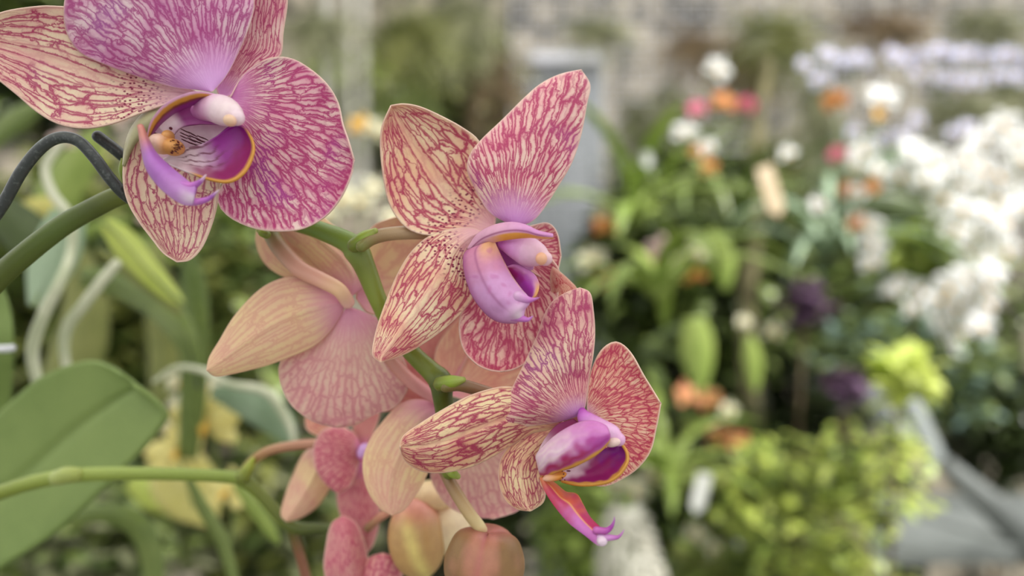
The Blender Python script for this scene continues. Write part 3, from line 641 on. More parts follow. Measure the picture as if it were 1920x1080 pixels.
bi = thing('orchid_flower', 'half-open pink orchid bloom just under the small edge-on bloom', 'flower', P(670, 1100, 0.224))
petal('petal', bi, M['rose_side'], (670, 1140), [(625, 1110), (608, 1070), (612, 1020), (622, 982)], [(692, 1110), (692, 1065), (684, 1020), (668, 982)], (644, 967), 224, zb=0, zt=-2, bow=-4, cup=5, fan=False, seed=50)
petal('petal', bi, M['rose_side'], (690, 1150), [(668, 1100), (672, 1070), (692, 1046)], [(738, 1120), (754, 1080), (748, 1048)], (718, 1037), 222, zb=0, zt=0, bow=-2, cup=3, seed=51)

# ------------------------------------------------------------------ stems, bracts, wire
G1, G2, G3 = srgb((72, 84, 16)), srgb((102, 112, 32)), srgb((122, 134, 48))
st = thing('flower_spike', 'thick green flower stem rising from the left edge and zigzagging down past the blooms', 'flower stem', P(-20, 540, 0.19))
tube('stalk', st, M['stem'], [(-40, 560, 8, 21), (20, 500, 8, 21), (110, 428, 8, 20), (180, 388, 9, 19), (240, 362, 10, 18), (340, 345, 14, 17), (450, 372, 14, 16), (540, 412, 12, 16), (600, 432, 9, 17), (648, 452, 6, 20),
      (668, 470, 6, 24), (684, 500, 6, 20), (708, 560, 7, 17), (738, 620, 9, 16), (775, 664, 8, 17), (808, 696, 7, 19), (826, 716, 6, 23), (830, 745, 6, 19), (836, 800, 9, 16), (842, 885, 9, 14)], 183,
     [G1, G1, srgb((78, 96, 30)), G1, G2, G2, G2, G2, srgb((96, 124, 30)), srgb((104, 128, 40)), srgb((122, 138, 60)), G2, G3, G3, G2, G2, G1, G1, G2, G2], sub=12, nseg=24, bumps=0.02)
for pts in ([(665, 460, -1, 14), (685, 446, -2, 14), (703, 433, -3, 6)], [(826, 720, -1, 14), (848, 716, -2, 13), (868, 712, -3, 6)], [(236, 345, 3, 7), (232, 318, 2, 9), (230, 300, 2, 4)],
            [(500, 440, 2, 8), (490, 436, 2, 7), (484, 433, 2, 3)], [(842, 880, 3, 9), (850, 888, 1, 9), (858, 893, 1, 6)]):
    tube('bract', st, M['stem'], pts, 185, [G2, srgb((128, 150, 44)), srgb((140, 150, 70))], nseg=14)
tube('pedicel', fb, M['stem'], [(678, 462, 0, 11), (700, 446, 1, 13), (735, 438, 3, 13), (790, 436, 6, 13), (860, 440, 9, 12), (925, 450, 9, 12)], 182,
     [srgb((110, 112, 50)), srgb((136, 110, 74)), srgb((166, 138, 106)), srgb((176, 140, 110)), srgb((200, 150, 130))])
tube('pedicel', fc, M['stem'], [(836, 725, 1, 11), (862, 722, 2, 12), (900, 732, 4, 12), (960, 752, 7, 12), (1040, 780, 8, 11), (1085, 785, 6, 10)], 182,
     [srgb((110, 100, 50)), srgb((130, 96, 70)), srgb((150, 110, 84)), srgb((190, 130, 120))])
tube('pedicel', fa, M['stem'], [(245, 358, 7, 10), (270, 330, 7, 11), (310, 270, 9, 11), (360, 215, 12, 11), (400, 192, 9, 11)], 182, [G2, srgb((150, 130, 80)), srgb((200, 150, 130))])
s2 = thing('flower_spike', 'thin green flower stem crossing the big leaf and forking beneath the small bloom', 'flower stem', P(-20, 930, 0.24))
tube('stalk', s2, M['stem'], [(-60, 945, 2, 15), (0, 924, 2, 14), (60, 905, 2, 14), (125, 893, 2, 14), (210, 888, 2, 13), (330, 889, 2, 12), (430, 894, 2, 12), (458, 900, 2, 14), (490, 928, 2, 11), (545, 985, 2, 12), (600, 990, 2, 9), (660, 992, 2, 8)], 236,
     [G2, srgb((120, 134, 50)), srgb((132, 146, 60)), srgb((126, 142, 56)), srgb((120, 136, 50)), G2, G1, G1], bumps=0.02)
tube('node', s2, M['stem'], [(108, 896, 0, 15), (124, 891, -0.5, 16), (142, 890, 0, 14)], 236, [srgb((150, 160, 90)), srgb((140, 150, 70))])
tube('bract', s2, M['stem'], [(455, 895, 0, 13), (466, 878, 0, 10), (474, 862, 0, 5)], 235, [G2, srgb((150, 160, 50))])
tube('branch', s2, M['stem'], [(545, 985, 0, 10), (556, 1020, 2, 9), (568, 1060, 4, 9), (580, 1110, 5, 9)], 238, [G1, srgb((130, 84, 60)), srgb((130, 80, 60))])
wire_mat = plain_mat('dark_rubber_wire', (50, 54, 54), (92, 98, 96), scale=900, rough=0.35, bdist=0.0001, lo=0.5, hi=0.8)
hk = thing('wire_hook', 'dark grey bent wire support hooked over the green stem at left', 'plant support', P(0, 400, 0.19))
tube('wire', hk, wire_mat, [(-60, 470, 4, 11), (0, 392, 2, 11), (40, 322, 0, 11), (78, 276, -1, 11), (112, 258, -1, 11), (146, 264, -1, 11), (176, 294, 0, 11), (206, 334, 2, 11), (238, 368, 5, 11), (268, 380, 10, 11), (288, 362, 15, 11), (262, 322, 14, 11), (225, 288, 10, 11), (184, 256, 8, 11)], 178, sub=14, nseg=20)

# ================================================================== the setting
def box(name, mat, x0, x1, y0, y1, z0, z1, parent=None, rotz=0.0):
    v = [(x, y, z) for x in (x0, x1) for y in (y0, y1) for z in (z0, z1)]
    f = [(0, 1, 3, 2), (4, 6, 7, 5), (0, 4, 5, 1), (2, 3, 7, 6), (0, 2, 6, 4), (1, 5, 7, 3)]
    return mesh(name, v, f, mat, parent, smooth=False)
def struct(o):
    o['kind'] = 'structure'; return o
m_wall = plain_mat('rough_stone_wall', (44, 42, 32), (166, 156, 138), scale=11.0, rough=0.9, bdist=0.03, detail=6, lo=0.35, hi=0.68)
m_floor = plain_mat('damp_concrete', (52, 54, 44), (104, 106, 94), scale=3.0, rough=0.6, bdist=0.01)
m_shade = plain_mat('added_sun_shade_cloth', (226, 228, 224), (240, 240, 236), scale=30, rough=0.8, transl=0.8)
struct(box('wall_back', m_wall, -3.4, 4.2, 3.6, 3.75, 0, 4.4))
struct(box('floor', m_floor, -3.4, 4.2, -2.0, 3.6, -0.05, 0.0))
struct(box('added_sun_shade', m_shade, -3.4, 1.3, -2.0, 0.5, 2.75, 2.77))  # unseen sheet added to keep direct sun off the foreground blooms

# ------------------------------------------------------------------ foliage builders
def leaf_mat(name, c1, c2, rough=0.34, transl=0.22, scale=12, spec=0.5):
    return plain_mat(name, c1, c2, scale=scale, rough=rough, transl=transl, bdist=0.0004, stretch=(1, 1, 1), spec=spec)
LM = {
 'big': leaf_mat('dull_green_leaf', (112, 134, 68), (130, 150, 82), rough=0.5, scale=18, transl=0.15),
 'mid': leaf_mat('mid_green_leaf', (92, 112, 50), (134, 148, 80)),
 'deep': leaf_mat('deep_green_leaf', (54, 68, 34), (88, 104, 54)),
 'fresh': leaf_mat('fresh_green_leaf', (134, 158, 70), (174, 190, 104), transl=0.35),
 'lime': leaf_mat('lime_leaf', (186, 202, 90), (214, 222, 130), transl=0.4, rough=0.22),
 'olive': leaf_mat('olive_leaf', (104, 112, 50), (146, 148, 84)),
 'sage': leaf_mat('grey_green_leaf', (124, 150, 116), (166, 186, 156), rough=0.5),
 'pale': leaf_mat('pale_root', (176, 182, 150), (214, 214, 190), rough=0.6, transl=0.1, scale=60),
 'yellow': leaf_mat('yellow_leaf', (204, 196, 100), (228, 220, 150), transl=0.3),
 'plum': leaf_mat('plum_leaf', (62, 36, 52), (110, 84, 112), rough=0.4),
 'dark': leaf_mat('painted_shade_leaf', (26, 32, 18), (52, 62, 34), transl=0.1),  # shade in the gaps between plants, put into the leaf colour
 'moss': leaf_mat('grey_moss', (118, 124, 86), (172, 172, 136), rough=0.8, transl=0.3),
 'brownmoss': leaf_mat('brown_moss', (96, 76, 54), (150, 130, 98), rough=0.9, transl=0.2),
 'blue': leaf_mat('blue_green_leaf', (96, 124, 110), (150, 172, 160)),
}
def ribbon(name, parent, mat, pts, fold=0.15, nv=8, thick=0.0006, sub=10, curl=0.0, loc=None, pointed=False):
    """pts: (x, y, D_m, half width px) along the leaf, traced at its own distance"""
    C = catmull(pts, sub); vs = []
    for i, c in enumerate(C):
        a = C[max(0, i - 1)]; b = C[min(len(C) - 1, i + 1)]
        t = Vector((b[0] - a[0], b[1] - a[1])); t.normalize(); nx = Vector((-t.y, t.x))
        for j in range(nv + 1):
            v = 2 * j / nv - 1; w = max(0.3, c[3])
            D = c[2] + (abs(v) - 0.5) * fold * w / F * c[2] * 2 + curl * v * w / F * c[2]
            vs.append(P(c[0] + nx.x * v * w, c[1] + nx.y * v * w, D))
    n = nv + 1
    fs_ = [(i * n + j, i * n + j + 1, (i + 1) * n + j + 1, (i + 1) * n + j) for i in range(len(C) - 1) for j in range(nv)]
    return mesh(name, vs, fs_, mat, parent, thick=thick, loc=loc)
def leaf3_geo(vs, fs_, base, az, elev, length, width, droop, n=10, twist=0.0):
    p = Vector(base); e = elev; b0 = len(vs)
    side = Vector((-sin(az + twist), cos(az + twist), 0))
    for i in range(n + 1):
        u = i / n; w = width * (sin(pi * min(1, u * 0.93 + 0.07)) ** 0.55) * 0.5
        d = Vector((cos(az) * cos(e), sin(az) * cos(e), sin(e)))
        up = side.cross(d)
        for v in (-1, 0, 1): vs.append(p + side * (v * w) - up * (0.25 * w * (1 - abs(v))))
        p = p + d * (length / n); e -= droop / n
    for i in range(n):
        for k in range(2): a = b0 + i * 3 + k; fs_.append((a, a + 1, a + 4, a + 3))
def strap_plant(px, py, D, n, length, width, mat, label, cat='orchid plant', name='strap_leaf_plant', seed=0, azr=(0, 2 * pi), el=(0.5, 1.3), droop=(1.0, 2.2), group=None):
    random.seed(seed); b = P(px, py, D)
    t = thing(name, label, cat, b, group)
    for k in range(n):
        vs, fs_ = [], []
        az = azr[0] + (azr[1] - azr[0]) * (k + random.random() * 0.7) / n
        leaf3_geo(vs, fs_, b + Vector((random.uniform(-.01, .01), random.uniform(-.01, .01), 0)), az, random.uniform(*el), length * random.uniform(0.7, 1.15), width * random.uniform(0.8, 1.2), random.uniform(*droop))
        mesh('leaf', vs, fs_, mat, t, thick=0.0008)
    return t
def bush(px, py, D, rx, ry, rz, n, lsize, mats, label, cat='shrub', name='leafy_shrub', seed=0, asp=0.5, stem=True, group=None):
    """rx, ry in px at D, rz in metres; leaves fill the volume"""
    random.seed(seed); c = P(px, py, D); sx_, sz_ = rx / F * D, ry / F * D
    t = thing(name, label, cat, c, group)
    for mi, mat in enumerate(mats):
        vs, fs_ = [], []
        for k in range(n // len(mats)):
            d = Vector((random.gauss(0, 1), random.gauss(0, 1), random.gauss(0, 1))).normalized() * (random.random() ** 0.45)
            p = c + Vector((d.x * sx_, d.y * rz, d.z * sz_))
            az = random.uniform(0, 2 * pi); leaf3_geo(vs, fs_, p, az, random.uniform(-0.5, 0.9), lsize * random.uniform(0.6, 1.3), lsize * asp * random.uniform(0.7, 1.2), random.uniform(0.3, 1.4), n=3)
        mesh('foliage', vs, fs_, mat, t)
    if stem:
        cen = [Vector((c.x + 0.01 * sin(i), c.y + 0.02, c.z * i / 7)) for i in range(8)]
        tube3('trunk', t, bark, cen, [0.008 if rz > 0.1 else 0.003] * 8, nseg=8)
    return t
bark = plain_mat('brown_bark', (70, 56, 40), (120, 104, 80), scale=40, rough=0.9)
def moss(px, py, D, w, h, n, mat, label, seed=0, thick=1.6, name='air_plant', cat='air plant', spread=1.0, group=None):
    random.seed(seed); t = thing(name, label, cat, P(px, py, D), group)
    vs, fs_ = [], []
    for k in range(n):
        a0 = random.uniform(0, 2 * pi)
        d = Vector((cos(a0) * w / F * D, random.uniform(-1, 1) * 0.5 * w / F * D, -sin(a0) * h / F * D)) * random.uniform(0.5, 1.1)
        p0 = P(px + random.gauss(0, 0.12) * w, py + random.gauss(0, 0.12) * h, D); r = thick / F * D
        s_ = d.cross(Vector((0, 1, 0.1))).normalized(); bend = s_ * random.uniform(-0.5, 0.5) * d.length
        b0 = len(vs); m_ = 7
        for i in range(m_):
            u = i / (m_ - 1); c = p0 + d * u + bend * u * u * spread + Vector((0, 0, -0.35 * h / F * D)) * u * u
            rr = r * (1 - u * 0.7)
            for q in range(3): vs.append(c + (s_ * cos(q * 2.094) + Vector((0, 1, 0)) * sin(q * 2.094)) * rr)
        for i in range(m_ - 1):
            for q in range(3): q2 = (q + 1) % 3; fs_.append((b0 + i * 3 + q, b0 + i * 3 + q2, b0 + i * 3 + 3 + q2, b0 + i * 3 + 3 + q))
    mesh('strands', vs, fs_, mat, t)
    cen = [P(px - w * 0.05, py + h * 0.1, D), P(px, py, D), P(px + w * 0.05, py - h * 0.1, D)]
    tube3('crown', t, mat, cen, [5 / F * D, 9 / F * D, 5 / F * D], nseg=8)
    return t

# ---- plants close behind the blooms, left side
def leafthing(name, label, mat, pts, cat='leaf', rib=None, **k):
    t = thing(name, label, cat, P(pts[0][0], pts[0][1], pts[0][2]))
    ribbon('blade', t, mat, pts, **k)
    if rib: ribbon('midrib', t, rib, [(p[0], p[1], p[2] - 0.0006, 3.0) for p in pts], fold=0.6, nv=2, thick=0.0008)
    return t
# broad notched leaf: traced outline laid on a slanted, folded surface
bl = thing('orchid_leaf', 'broad matt green orchid leaf filling the lower left corner beneath the thin stem', 'leaf', P(0, 900, 0.30))
def big_leaf():
    Lc = resample(catmull([(-160, 960), (-60, 830), (0, 772), (70, 712), (130, 684), (178, 677), (222, 697), (246, 719)]), [i / 40 for i in range(41)])
    Rc = resample(catmull([(-140, 1180), (-60, 1110), (0, 1066), (100, 1002), (200, 912), (268, 842), (306, 795), (312, 774), (285, 745), (250, 721)]), [i / 40 for i in range(41)])
    vs = []
    for i in range(41):
        u = i / 40
        for j in range(25):
            q = j / 24; v = 2 * q - 1
            x = lerp(Lc[i][0], Rc[i][0], q); y = lerp(Lc[i][1], Rc[i][1], q)
            D = 0.285 - 0.02 * u + 0.004 * (1 - abs(v)) - 0.004 * v + 0.0012 * math.exp(-(v / 0.06) ** 2)
            vs.append(P(x, y, D))
    fs_ = [(i * 25 + j, i * 25 + j + 1, (i + 1) * 25 + j + 1, (i + 1) * 25 + j) for i in range(40) for j in range(24)]
    mesh('blade', vs, fs_, LM['big'], bl, thick=0.0016)
    ribbon('midrib', bl, LM['mid'], [(244, 728, 0.2755, 3), (180, 800, 0.279, 4), (110, 870, 0.284, 4), (40, 930, 0.289, 4), (-60, 1000, 0.294, 4)], fold=0.8, nv=2)
big_leaf()
leafthing('orchid_leaf', 'green leaf edge standing at the far left border beside the silver label wire', LM['big'], [(-30, 860, 0.31, 30), (-14, 760, 0.31, 34), (-10, 650, 0.30, 36), (-8, 580, 0.30, 28), (-4, 530, 0.30, 8)], rib=LM['mid'])
leafthing('orchid_leaf', 'grey-green oval leaf hanging under the thick stem beside the longer pale root', LM['sage'], [(130, 400, 0.36, 34), (110, 460, 0.36, 46), (86, 520, 0.36, 38), (64, 575, 0.36, 12)], rib=LM['mid'])
leafthing('orchid_leaf', 'dark green oval leaf just under the thick stem at the left border', LM['deep'], [(-10, 380, 0.42, 30), (40, 430, 0.42, 44), (90, 470, 0.42, 40), (130, 520, 0.42, 12)])
leafthing('orchid_leaf', 'arching green strap leaf between the shorter pale root and the peach bloom', LM['mid'], [(150, 520, 0.40, 18), (220, 530, 0.40, 28), (290, 565, 0.39, 30), (340, 620, 0.38, 26), (366, 690, 0.38, 14), (372, 730, 0.38, 3)], rib=LM['deep'])
leafthing('orchid_leaf', 'upright green strap leaf standing left of the peach bloom', LM['mid'], [(352, 860, 0.46, 18), (362, 740, 0.45, 26), (366, 620, 0.44, 28), (362, 530, 0.44, 24), (350, 460, 0.44, 10)])
leafthing('orchid_leaf', 'yellow-green leaf under the striped lower sepal', LM['lime'], [(196, 418, 0.34, 12), (230, 452, 0.34, 26), (275, 505, 0.34, 24), (320, 550, 0.34, 16), (346, 572, 0.34, 4)], rib=LM['mid'])
leafthing('orchid_leaf', 'yellow leaf patch above the thick stem under the bent wire', LM['yellow'], [(20, 410, 0.45, 10), (50, 396, 0.45, 20), (90, 392, 0.45, 22), (118, 400, 0.45, 8)])
leafthing('orchid_leaf', 'long thin green leaf curving above the yellow-green leaf', LM['fresh'], [(90, 470, 0.48, 8), (150, 440, 0.48, 12), (200, 420, 0.48, 11), (250, 412, 0.48, 4)])
leafthing('orchid_leaf', 'narrow leaf running down from the yellow-green leaf to the arching strap leaf', LM['olive'], [(180, 470, 0.37, 8), (230, 500, 0.37, 12), (290, 545, 0.37, 12), (340, 590, 0.37, 5)])
leafthing('orchid_leaf', 'crinkled silver-edged green leaf below the peach bloom', LM['sage'], [(395, 735, 0.42, 10), (440, 745, 0.42, 26), (490, 765, 0.41, 34), (530, 800, 0.41, 26), (552, 838, 0.41, 6)], curl=0.5)
leafthing('orchid_leaf', 'dark green strap leaf bending down at the bottom below the thin stem', LM['mid'], [(130, 975, 0.38, 10), (200, 962, 0.38, 20), (258, 985, 0.38, 24), (284, 1040, 0.38, 22), (290, 1120, 0.38, 16)])
leafthing('orchid_leaf', 'slender green leaf falling from the yellow bloom to the bottom edge', LM['mid'], [(350, 890, 0.33, 6), (380, 950, 0.33, 12), (415, 1010, 0.33, 13), (440, 1090, 0.33, 10)])
leafthing('orchid_leaf', 'short green leaf hanging beneath the fork of the thin stem', LM['fresh'], [(440, 905, 0.36, 6), (475, 950, 0.36, 13), (505, 990, 0.36, 12), (522, 1020, 0.36, 4)])
leafthing('orchid_leaf', 'broad olive leaf between the two pale roots', LM['olive'], [(60, 780, 0.55, 20), (130, 700, 0.55, 50), (160, 600, 0.55, 46), (150, 500, 0.55, 30), (120, 440, 0.55, 8)])
leafthing('orchid_leaf', 'green leaf blades crossing behind the bent wire', LM['fresh'], [(60, 480, 0.6, 22), (100, 380, 0.6, 40), (150, 300, 0.6, 36), (190, 240, 0.6, 10)])
leafthing('orchid_leaf', 'green leaf slanting up at the left border under the cream sepal', LM['mid'], [(-40, 290, 0.55, 14), (0, 248, 0.55, 22), (50, 212, 0.55, 20), (90, 188, 0.55, 4)])
leafthing('orchid_leaf', 'pale green leaf standing right of the upright strap leaf', LM['olive'], [(300, 760, 0.7, 20), (310, 640, 0.7, 34), (300, 540, 0.7, 30), (285, 470, 0.7, 8)])
def root(label, pts):
    t = thing('aerial_root', label, 'root', P(pts[0][0], pts[0][1], pts[0][2]))
    C = catmull(pts, 8); tube3('root', t, LM['pale'], [P(c[0], c[1], c[2]) for c in C], [c[3] / F * c[2] for c in C], nseg=12)
root('long pale silvery aerial root winding down left of the oval leaf', [(120, 262, 0.33, 7), (86, 312, 0.33, 8), (98, 362, 0.33, 9), (132, 410, 0.33, 9), (134, 470, 0.33, 9), (112, 530, 0.32, 10), (82, 590, 0.32, 11), (62, 650, 0.32, 11), (66, 700, 0.32, 10), (78, 740, 0.32, 9)])
root('shorter pale silvery aerial root ending behind the broad leaf', [(218, 495, 0.33, 9), (190, 528, 0.33, 10), (158, 570, 0.33, 10), (128, 610, 0.33, 10), (120, 650, 0.33, 9), (126, 700, 0.33, 8)])
root('thin arching silvery root over the white blooms below the peach sepal', [(290, 715, 0.36, 4), (330, 690, 0.36, 5), (380, 695, 0.36, 6), (430, 720, 0.36, 7), (500, 735, 0.36, 9), (540, 790, 0.36, 8), (552, 830, 0.36, 4)])
metal = plain_mat('silver_metal', (170, 170, 176), (214, 214, 220), scale=200, rough=0.3)
lw_ = thing('plant_label_wire', 'short silver wire end at the far left border over the green leaf edge', 'wire', P(0, 654, 0.27))
tube3('wire', lw_, metal, [P(-30, 655, 0.27), P(-10, 654, 0.27), P(10, 654, 0.27), P(22, 653, 0.27)], [7 / F * 0.27] * 4, nseg=14)

# ------------------------------------------------------------------ small blooms of the neighbouring orchids
def bm_(name, c1, c2, rough=0.5, transl=0.4): return plain_mat(name, c1, c2, scale=25, rough=rough, transl=transl, bdist=0.0003)
BM = {'cream2': bm_('dull_cream_bloom', (206, 202, 188), (238, 236, 226), transl=0.3), 'lemon': bm_('lemon_bloom', (230, 216, 120), (242, 236, 180)), 'white': bm_('white_bloom', (244, 244, 242), (252, 252, 252)), 'lilac': bm_('lilac_bloom', (206, 206, 232), (236, 236, 248)),
      'orange': bm_('orange_bloom', (206, 124, 62), (226, 162, 96)), 'pink': bm_('pink_bloom', (222, 96, 144), (236, 140, 170)),
      'blush': bm_('blush_bloom', (240, 210, 206), (250, 234, 230)), 'yellow': bm_('yellow_bloom', (232, 178, 50), (246, 214, 110)),
      'peach': bm_('peach_bloom', (214, 140, 96), (232, 176, 132)), 'cream': bm_('cream_bloom', (230, 226, 196), (246, 244, 224))}
PROTO = {}
def bloom(kind, x, y, D, size, label, group=None, az=None, cat='flower'):
    """size: overall diameter in px at D; the first of a colour is modelled, later ones are copies with their parts"""
    rr = random.Random(int(x * 13 + y * 7))
    if kind not in PROTO:
        t = thing('orchid_bloom', label, cat, (0, 0, 0), group)
        for k, (an, w, l) in enumerate([(90, .30, .5), (210, .30, .5), (330, .30, .5), (20, .46, .5), (160, .46, .5)]):
            a = math.radians(an); vs, fs_ = [], []
            for i in range(9):
                u = i / 8; wd = w * (sin(pi * min(1, u * 0.9 + 0.06)) ** 0.6) * 0.5
                for j in range(7):
                    v = j / 3 - 1
                    r_ = 0.04 + u * l; lx = wd * v
                    vs.append(Vector((cos(a) * r_ - sin(a) * lx, -0.10 * u * u + 0.10 * v * v * u + (0.03 if k < 3 else 0), sin(a) * r_ + cos(a) * lx)))
            fs_ = [(i * 7 + j, i * 7 + j + 1, (i + 1) * 7 + j + 1, (i + 1) * 7 + j) for i in range(8) for j in range(6)]
            mesh('petal', vs, fs_, BM[kind], t, thick=0.01)
        tube3('lip', t, BM['yellow' if kind != 'yellow' else 'peach'], [Vector((0, -0.02, 0.02)), Vector((0, -0.12, -0.04)), Vector((0, -0.16, -0.12))], [0.05, 0.06, 0.03], nseg=10)
        tube3('pedicel', t, LM['mid'], [Vector((0, 0.03, 0)), Vector((0, 0.22, -0.05)), Vector((0.03, 0.34, -0.4)), Vector((0.05, 0.36, -1.0))], [0.035, 0.03, 0.03, 0.035], nseg=8)
        PROTO[kind] = t; o = t
    else:
        o = copy_tree(PROTO[kind]); o['label'] = label; o['category'] = cat
        if 'group' in o: del o['group']
        if group: o['group'] = group
    o.location = P(x, y, D); s = size / F * D; o.scale = (s, s, s)
    o.rotation_euler = (rr.uniform(-0.4, 0.3), rr.uniform(-0.5, 0.5), rr.uniform(-0.5, 0.5))
    return o
# sunlit white cascade on the right
G_W = 'white orchid blooms in the sunlit cascade'; LW = 'white sunlit orchid bloom in the dense cascade at the right'
casc = [(1880, 236), (1905, 262), (1850, 262), (1915, 300), (1745, 300), (1712, 282), (1735, 340), (1690, 330), (1775, 325), (1808, 300), (1840, 318), (1870, 330), (1832, 282),
        (1800, 345), (1868, 372), (1895, 360), (1838, 352), (1770, 372), (1805, 395), (1850, 402), (1880, 420), (1915, 385), (1790, 432), (1830, 440), (1862, 452), (1812, 470), (1850, 485),
        (1780, 540), (1812, 520), (1845, 540), (1790, 575), (1822, 590), (1852, 570), (1772, 600), (1800, 620), (1780, 640), (1860, 510), (1838, 612), (1760, 560), (1815, 555), (1885, 472), (1758, 415)]
for i, (x, y) in enumerate(casc):
    if y < 310 and x > 1820: l_, g_ = 'white bloom in the uppermost bright clump of the cascade at the right border', 'white blooms of the top clump'
    elif x < 1790 and y < 380: l_, g_ = 'white bloom in the left arm of the cascade under the lilac row', 'white blooms of the left arm'
    elif y < 500: l_, g_ = 'white bloom in the thick middle of the right cascade', 'white blooms of the cascade middle'
    else: l_, g_ = 'white bloom in the bright lower end of the cascade above the lime shrub', 'white blooms of the lower cascade'
    bloom('white', x, y, 1.15 + 0.012 * (i % 9), 62, l_, g_)
for x, y, z, l in [(1628, 424, 50, 'white bloom topping the short column of three left of the cascade'), (1636, 458, 50, 'middle white bloom of the short column of three left of the cascade'), (1634, 492, 46, 'lowest white bloom of the short column of three left of the cascade'),
                   (1672, 545, 38, 'small white bloom in front of fresh leaves below the column of three'), (1688, 532, 36, 'small white bloom touching another above the paired white blooms'), (1722, 545, 44, 'upper bloom of the white pair left of the big cascade'), (1712, 578, 44, 'lower bloom of the white pair left of the big cascade'),
                   (1618, 284, 52, 'white bloom beside the dark red bloom under the wire mesh'), (1606, 312, 40, 'faint white bloom just under the white bloom beside the red one'), (1645, 318, 42, 'soft white bloom above the orange pair at the right'), (1608, 362, 40, 'white bloom set between the two orange blooms'),
                   (1536, 384, 44, 'single white bloom right of the wooden plant tag'), (1612, 398, 36, 'dim white bloom over the short column of three'), (1654, 182, 60, 'wide pale bloom beside the yellow one under the mesh'),
                   (1284, 250, 46, 'white bloom under the left pink bloom'), (1327, 276, 34, 'small white bloom over the orange pair under the pink bloom'), (1345, 132, 52, 'bluish white bloom highest above the two pink blooms'), (1478, 290, 40, 'faint white bloom above the wooden tag')]:
    bloom('white', x, y, 1.2, z, l)
for x, y, z, l in [(1110, 488, 56, 'round cream-white bloom right of the middle bloom, above small peach ones'), (1130, 398, 36, 'cream bloom over the orange one at mid height'), (1310, 474, 46, 'cream bloom right of the blush bloom'), (1450, 622, 44, 'pale cream bloom low on the mossy trunk'),
                   (1395, 604, 30, 'tiny cream bloom on the mossy trunk'), (1366, 770, 36, 'small cream bloom between the two peach clusters low right'), (1160, 905, 44, 'cream bloom under the coral bloom, upper of the lower white group'), (1190, 922, 50, 'big cream bloom beside the hanging coral lip'),
                   (1225, 890, 44, 'cream bloom at the right of the lower white group'), (1305, 1002, 44, 'cream bloom near the bottom left of the striped leaves'), (1340, 1030, 36, 'cream bloom right at the bottom near the striped leaves'),
                   (640, 372, 60, 'bright cream bloom between the two upper blooms'), (676, 378, 54, 'bright cream bloom left of the netted sepal'), (612, 400, 44, 'cream bloom touching the edge of the large upper bloom'), (700, 352, 40, 'cream bloom right against the netted sepal'), (706, 245, 46, 'cream bloom right of the yellow bloom'),
                   (735, 408, 40, 'cream bloom peeping out above the bract'), (396, 728, 40, 'white bloom tip beneath the peach sepal'), (336, 718, 46, 'white bloom above the yellow one at lower left'), (336, 760, 44, 'white bloom just left of the yellow petal mass'), (310, 800, 30, 'small white bloom right of the broad leaf tip')]:
    near = x < 500
    bloom('cream', x, y, 0.5 if near else 1.15, z, l)
for x, y, z, l in [(1240, 470, 56, 'blush bloom with a pink lower side beside the cream one'), (230, 215, 50, 'blush bloom behind the bent wire'), (290, 405, 60, 'blush bloom behind the striped lower sepal'), (120, 265, 50, 'blush bloom peeping over the top of the bent wire')]:
    bloom('blush', x, y, 1.15 if x > 500 else 0.6, z, l)
for x, y, z, l in [(1310, 284, 36, 'orange bloom left of the pair under the pink bloom'), (1330, 316, 38, 'orange bloom lower right of the pair under the pink bloom'), (1134, 424, 44, 'orange bloom above the round cream-white one'), (1300, 514, 44, 'bright orange bloom under the cream bloom'),
                   (1590, 356, 38, 'left orange bloom beside the white one at right'), (1634, 352, 40, 'right orange bloom beside the white one at right'), (1566, 190, 46, 'orange bloom high at right under the mesh'), (1604, 420, 34, 'orange bloom beside the white column of three'), (1358, 192, 48, 'brownish orange bloom between the two pink blooms')]:
    bloom('orange', x, y, 1.2, z, l)
for x, y, z, l in [(1290, 742, 56, 'peach bloom cluster head upper, low right of the coral bloom'), (1330, 752, 44, 'peach bloom right of the upper cluster head'), (1352, 822, 54, 'peach bloom of the lower cluster'), (1384, 828, 44, 'peach bloom at the right of the lower cluster'), (1156, 516, 34, 'small peach bloom right of the round cream-white one'),
                   (1128, 530, 30, 'small peach bloom under the round cream-white one'), (1236, 500, 40, 'peach bloom under the blush bloom')]:
    bloom('peach', x, y, 1.15, z, l)
for x, y, z, l in [(1307, 205, 38, 'left one of the two bright pink blooms'), (1400, 197, 36, 'right one of the two bright pink blooms'), (1570, 290, 34, 'deep pink bloom beside the white one at right')]:
    bloom('pink', x, y, 1.2, z, l)
for x, y, z, l in [(674, 236, 46, 'golden yellow bloom between the large upper bloom and netted sepal'), (1650, 214, 34, 'yellow bloom beneath the wide pale bloom'), 
                   ]:
    bloom('yellow', x, y, 0.48 if x < 500 else 1.2, z, l)
lil = [(1508, 122), (1552, 104), (1590, 116), (1610, 112), (1672, 100), (1690, 112), (1720, 108), (1762, 96), (1780, 106), (1810, 102), (1842, 108), (1885, 104), (1910, 112), (1765, 146), (1795, 150), (1825, 152), (1868, 146), (1900, 146), (1716, 138), (1540, 150)]  # blooms made up for a row of unclear pale highlights
for i, (x, y) in enumerate(lil): bloom('lilac', x, y, 1.6 + 0.02 * (i % 3), 34 + (i * 7) % 14, *(('lilac bloom standing in for a blurred highlight, upper line along the wire mesh', 'stand-in blooms of the upper line') if y < 130 else ('lilac bloom standing in for a blurred highlight, lower line along the wire mesh', 'stand-in blooms of the lower line')))
for i, (x, y) in enumerate([(1660, 262), (1600, 250), (1790, 250), (1815, 238), (1700, 250), (1720, 224)]): bloom('lilac', x, y, 1.6, 34, 'faint lilac bloom scattered between the mesh row and the white cascade', 'faint lilac blooms below the mesh row')

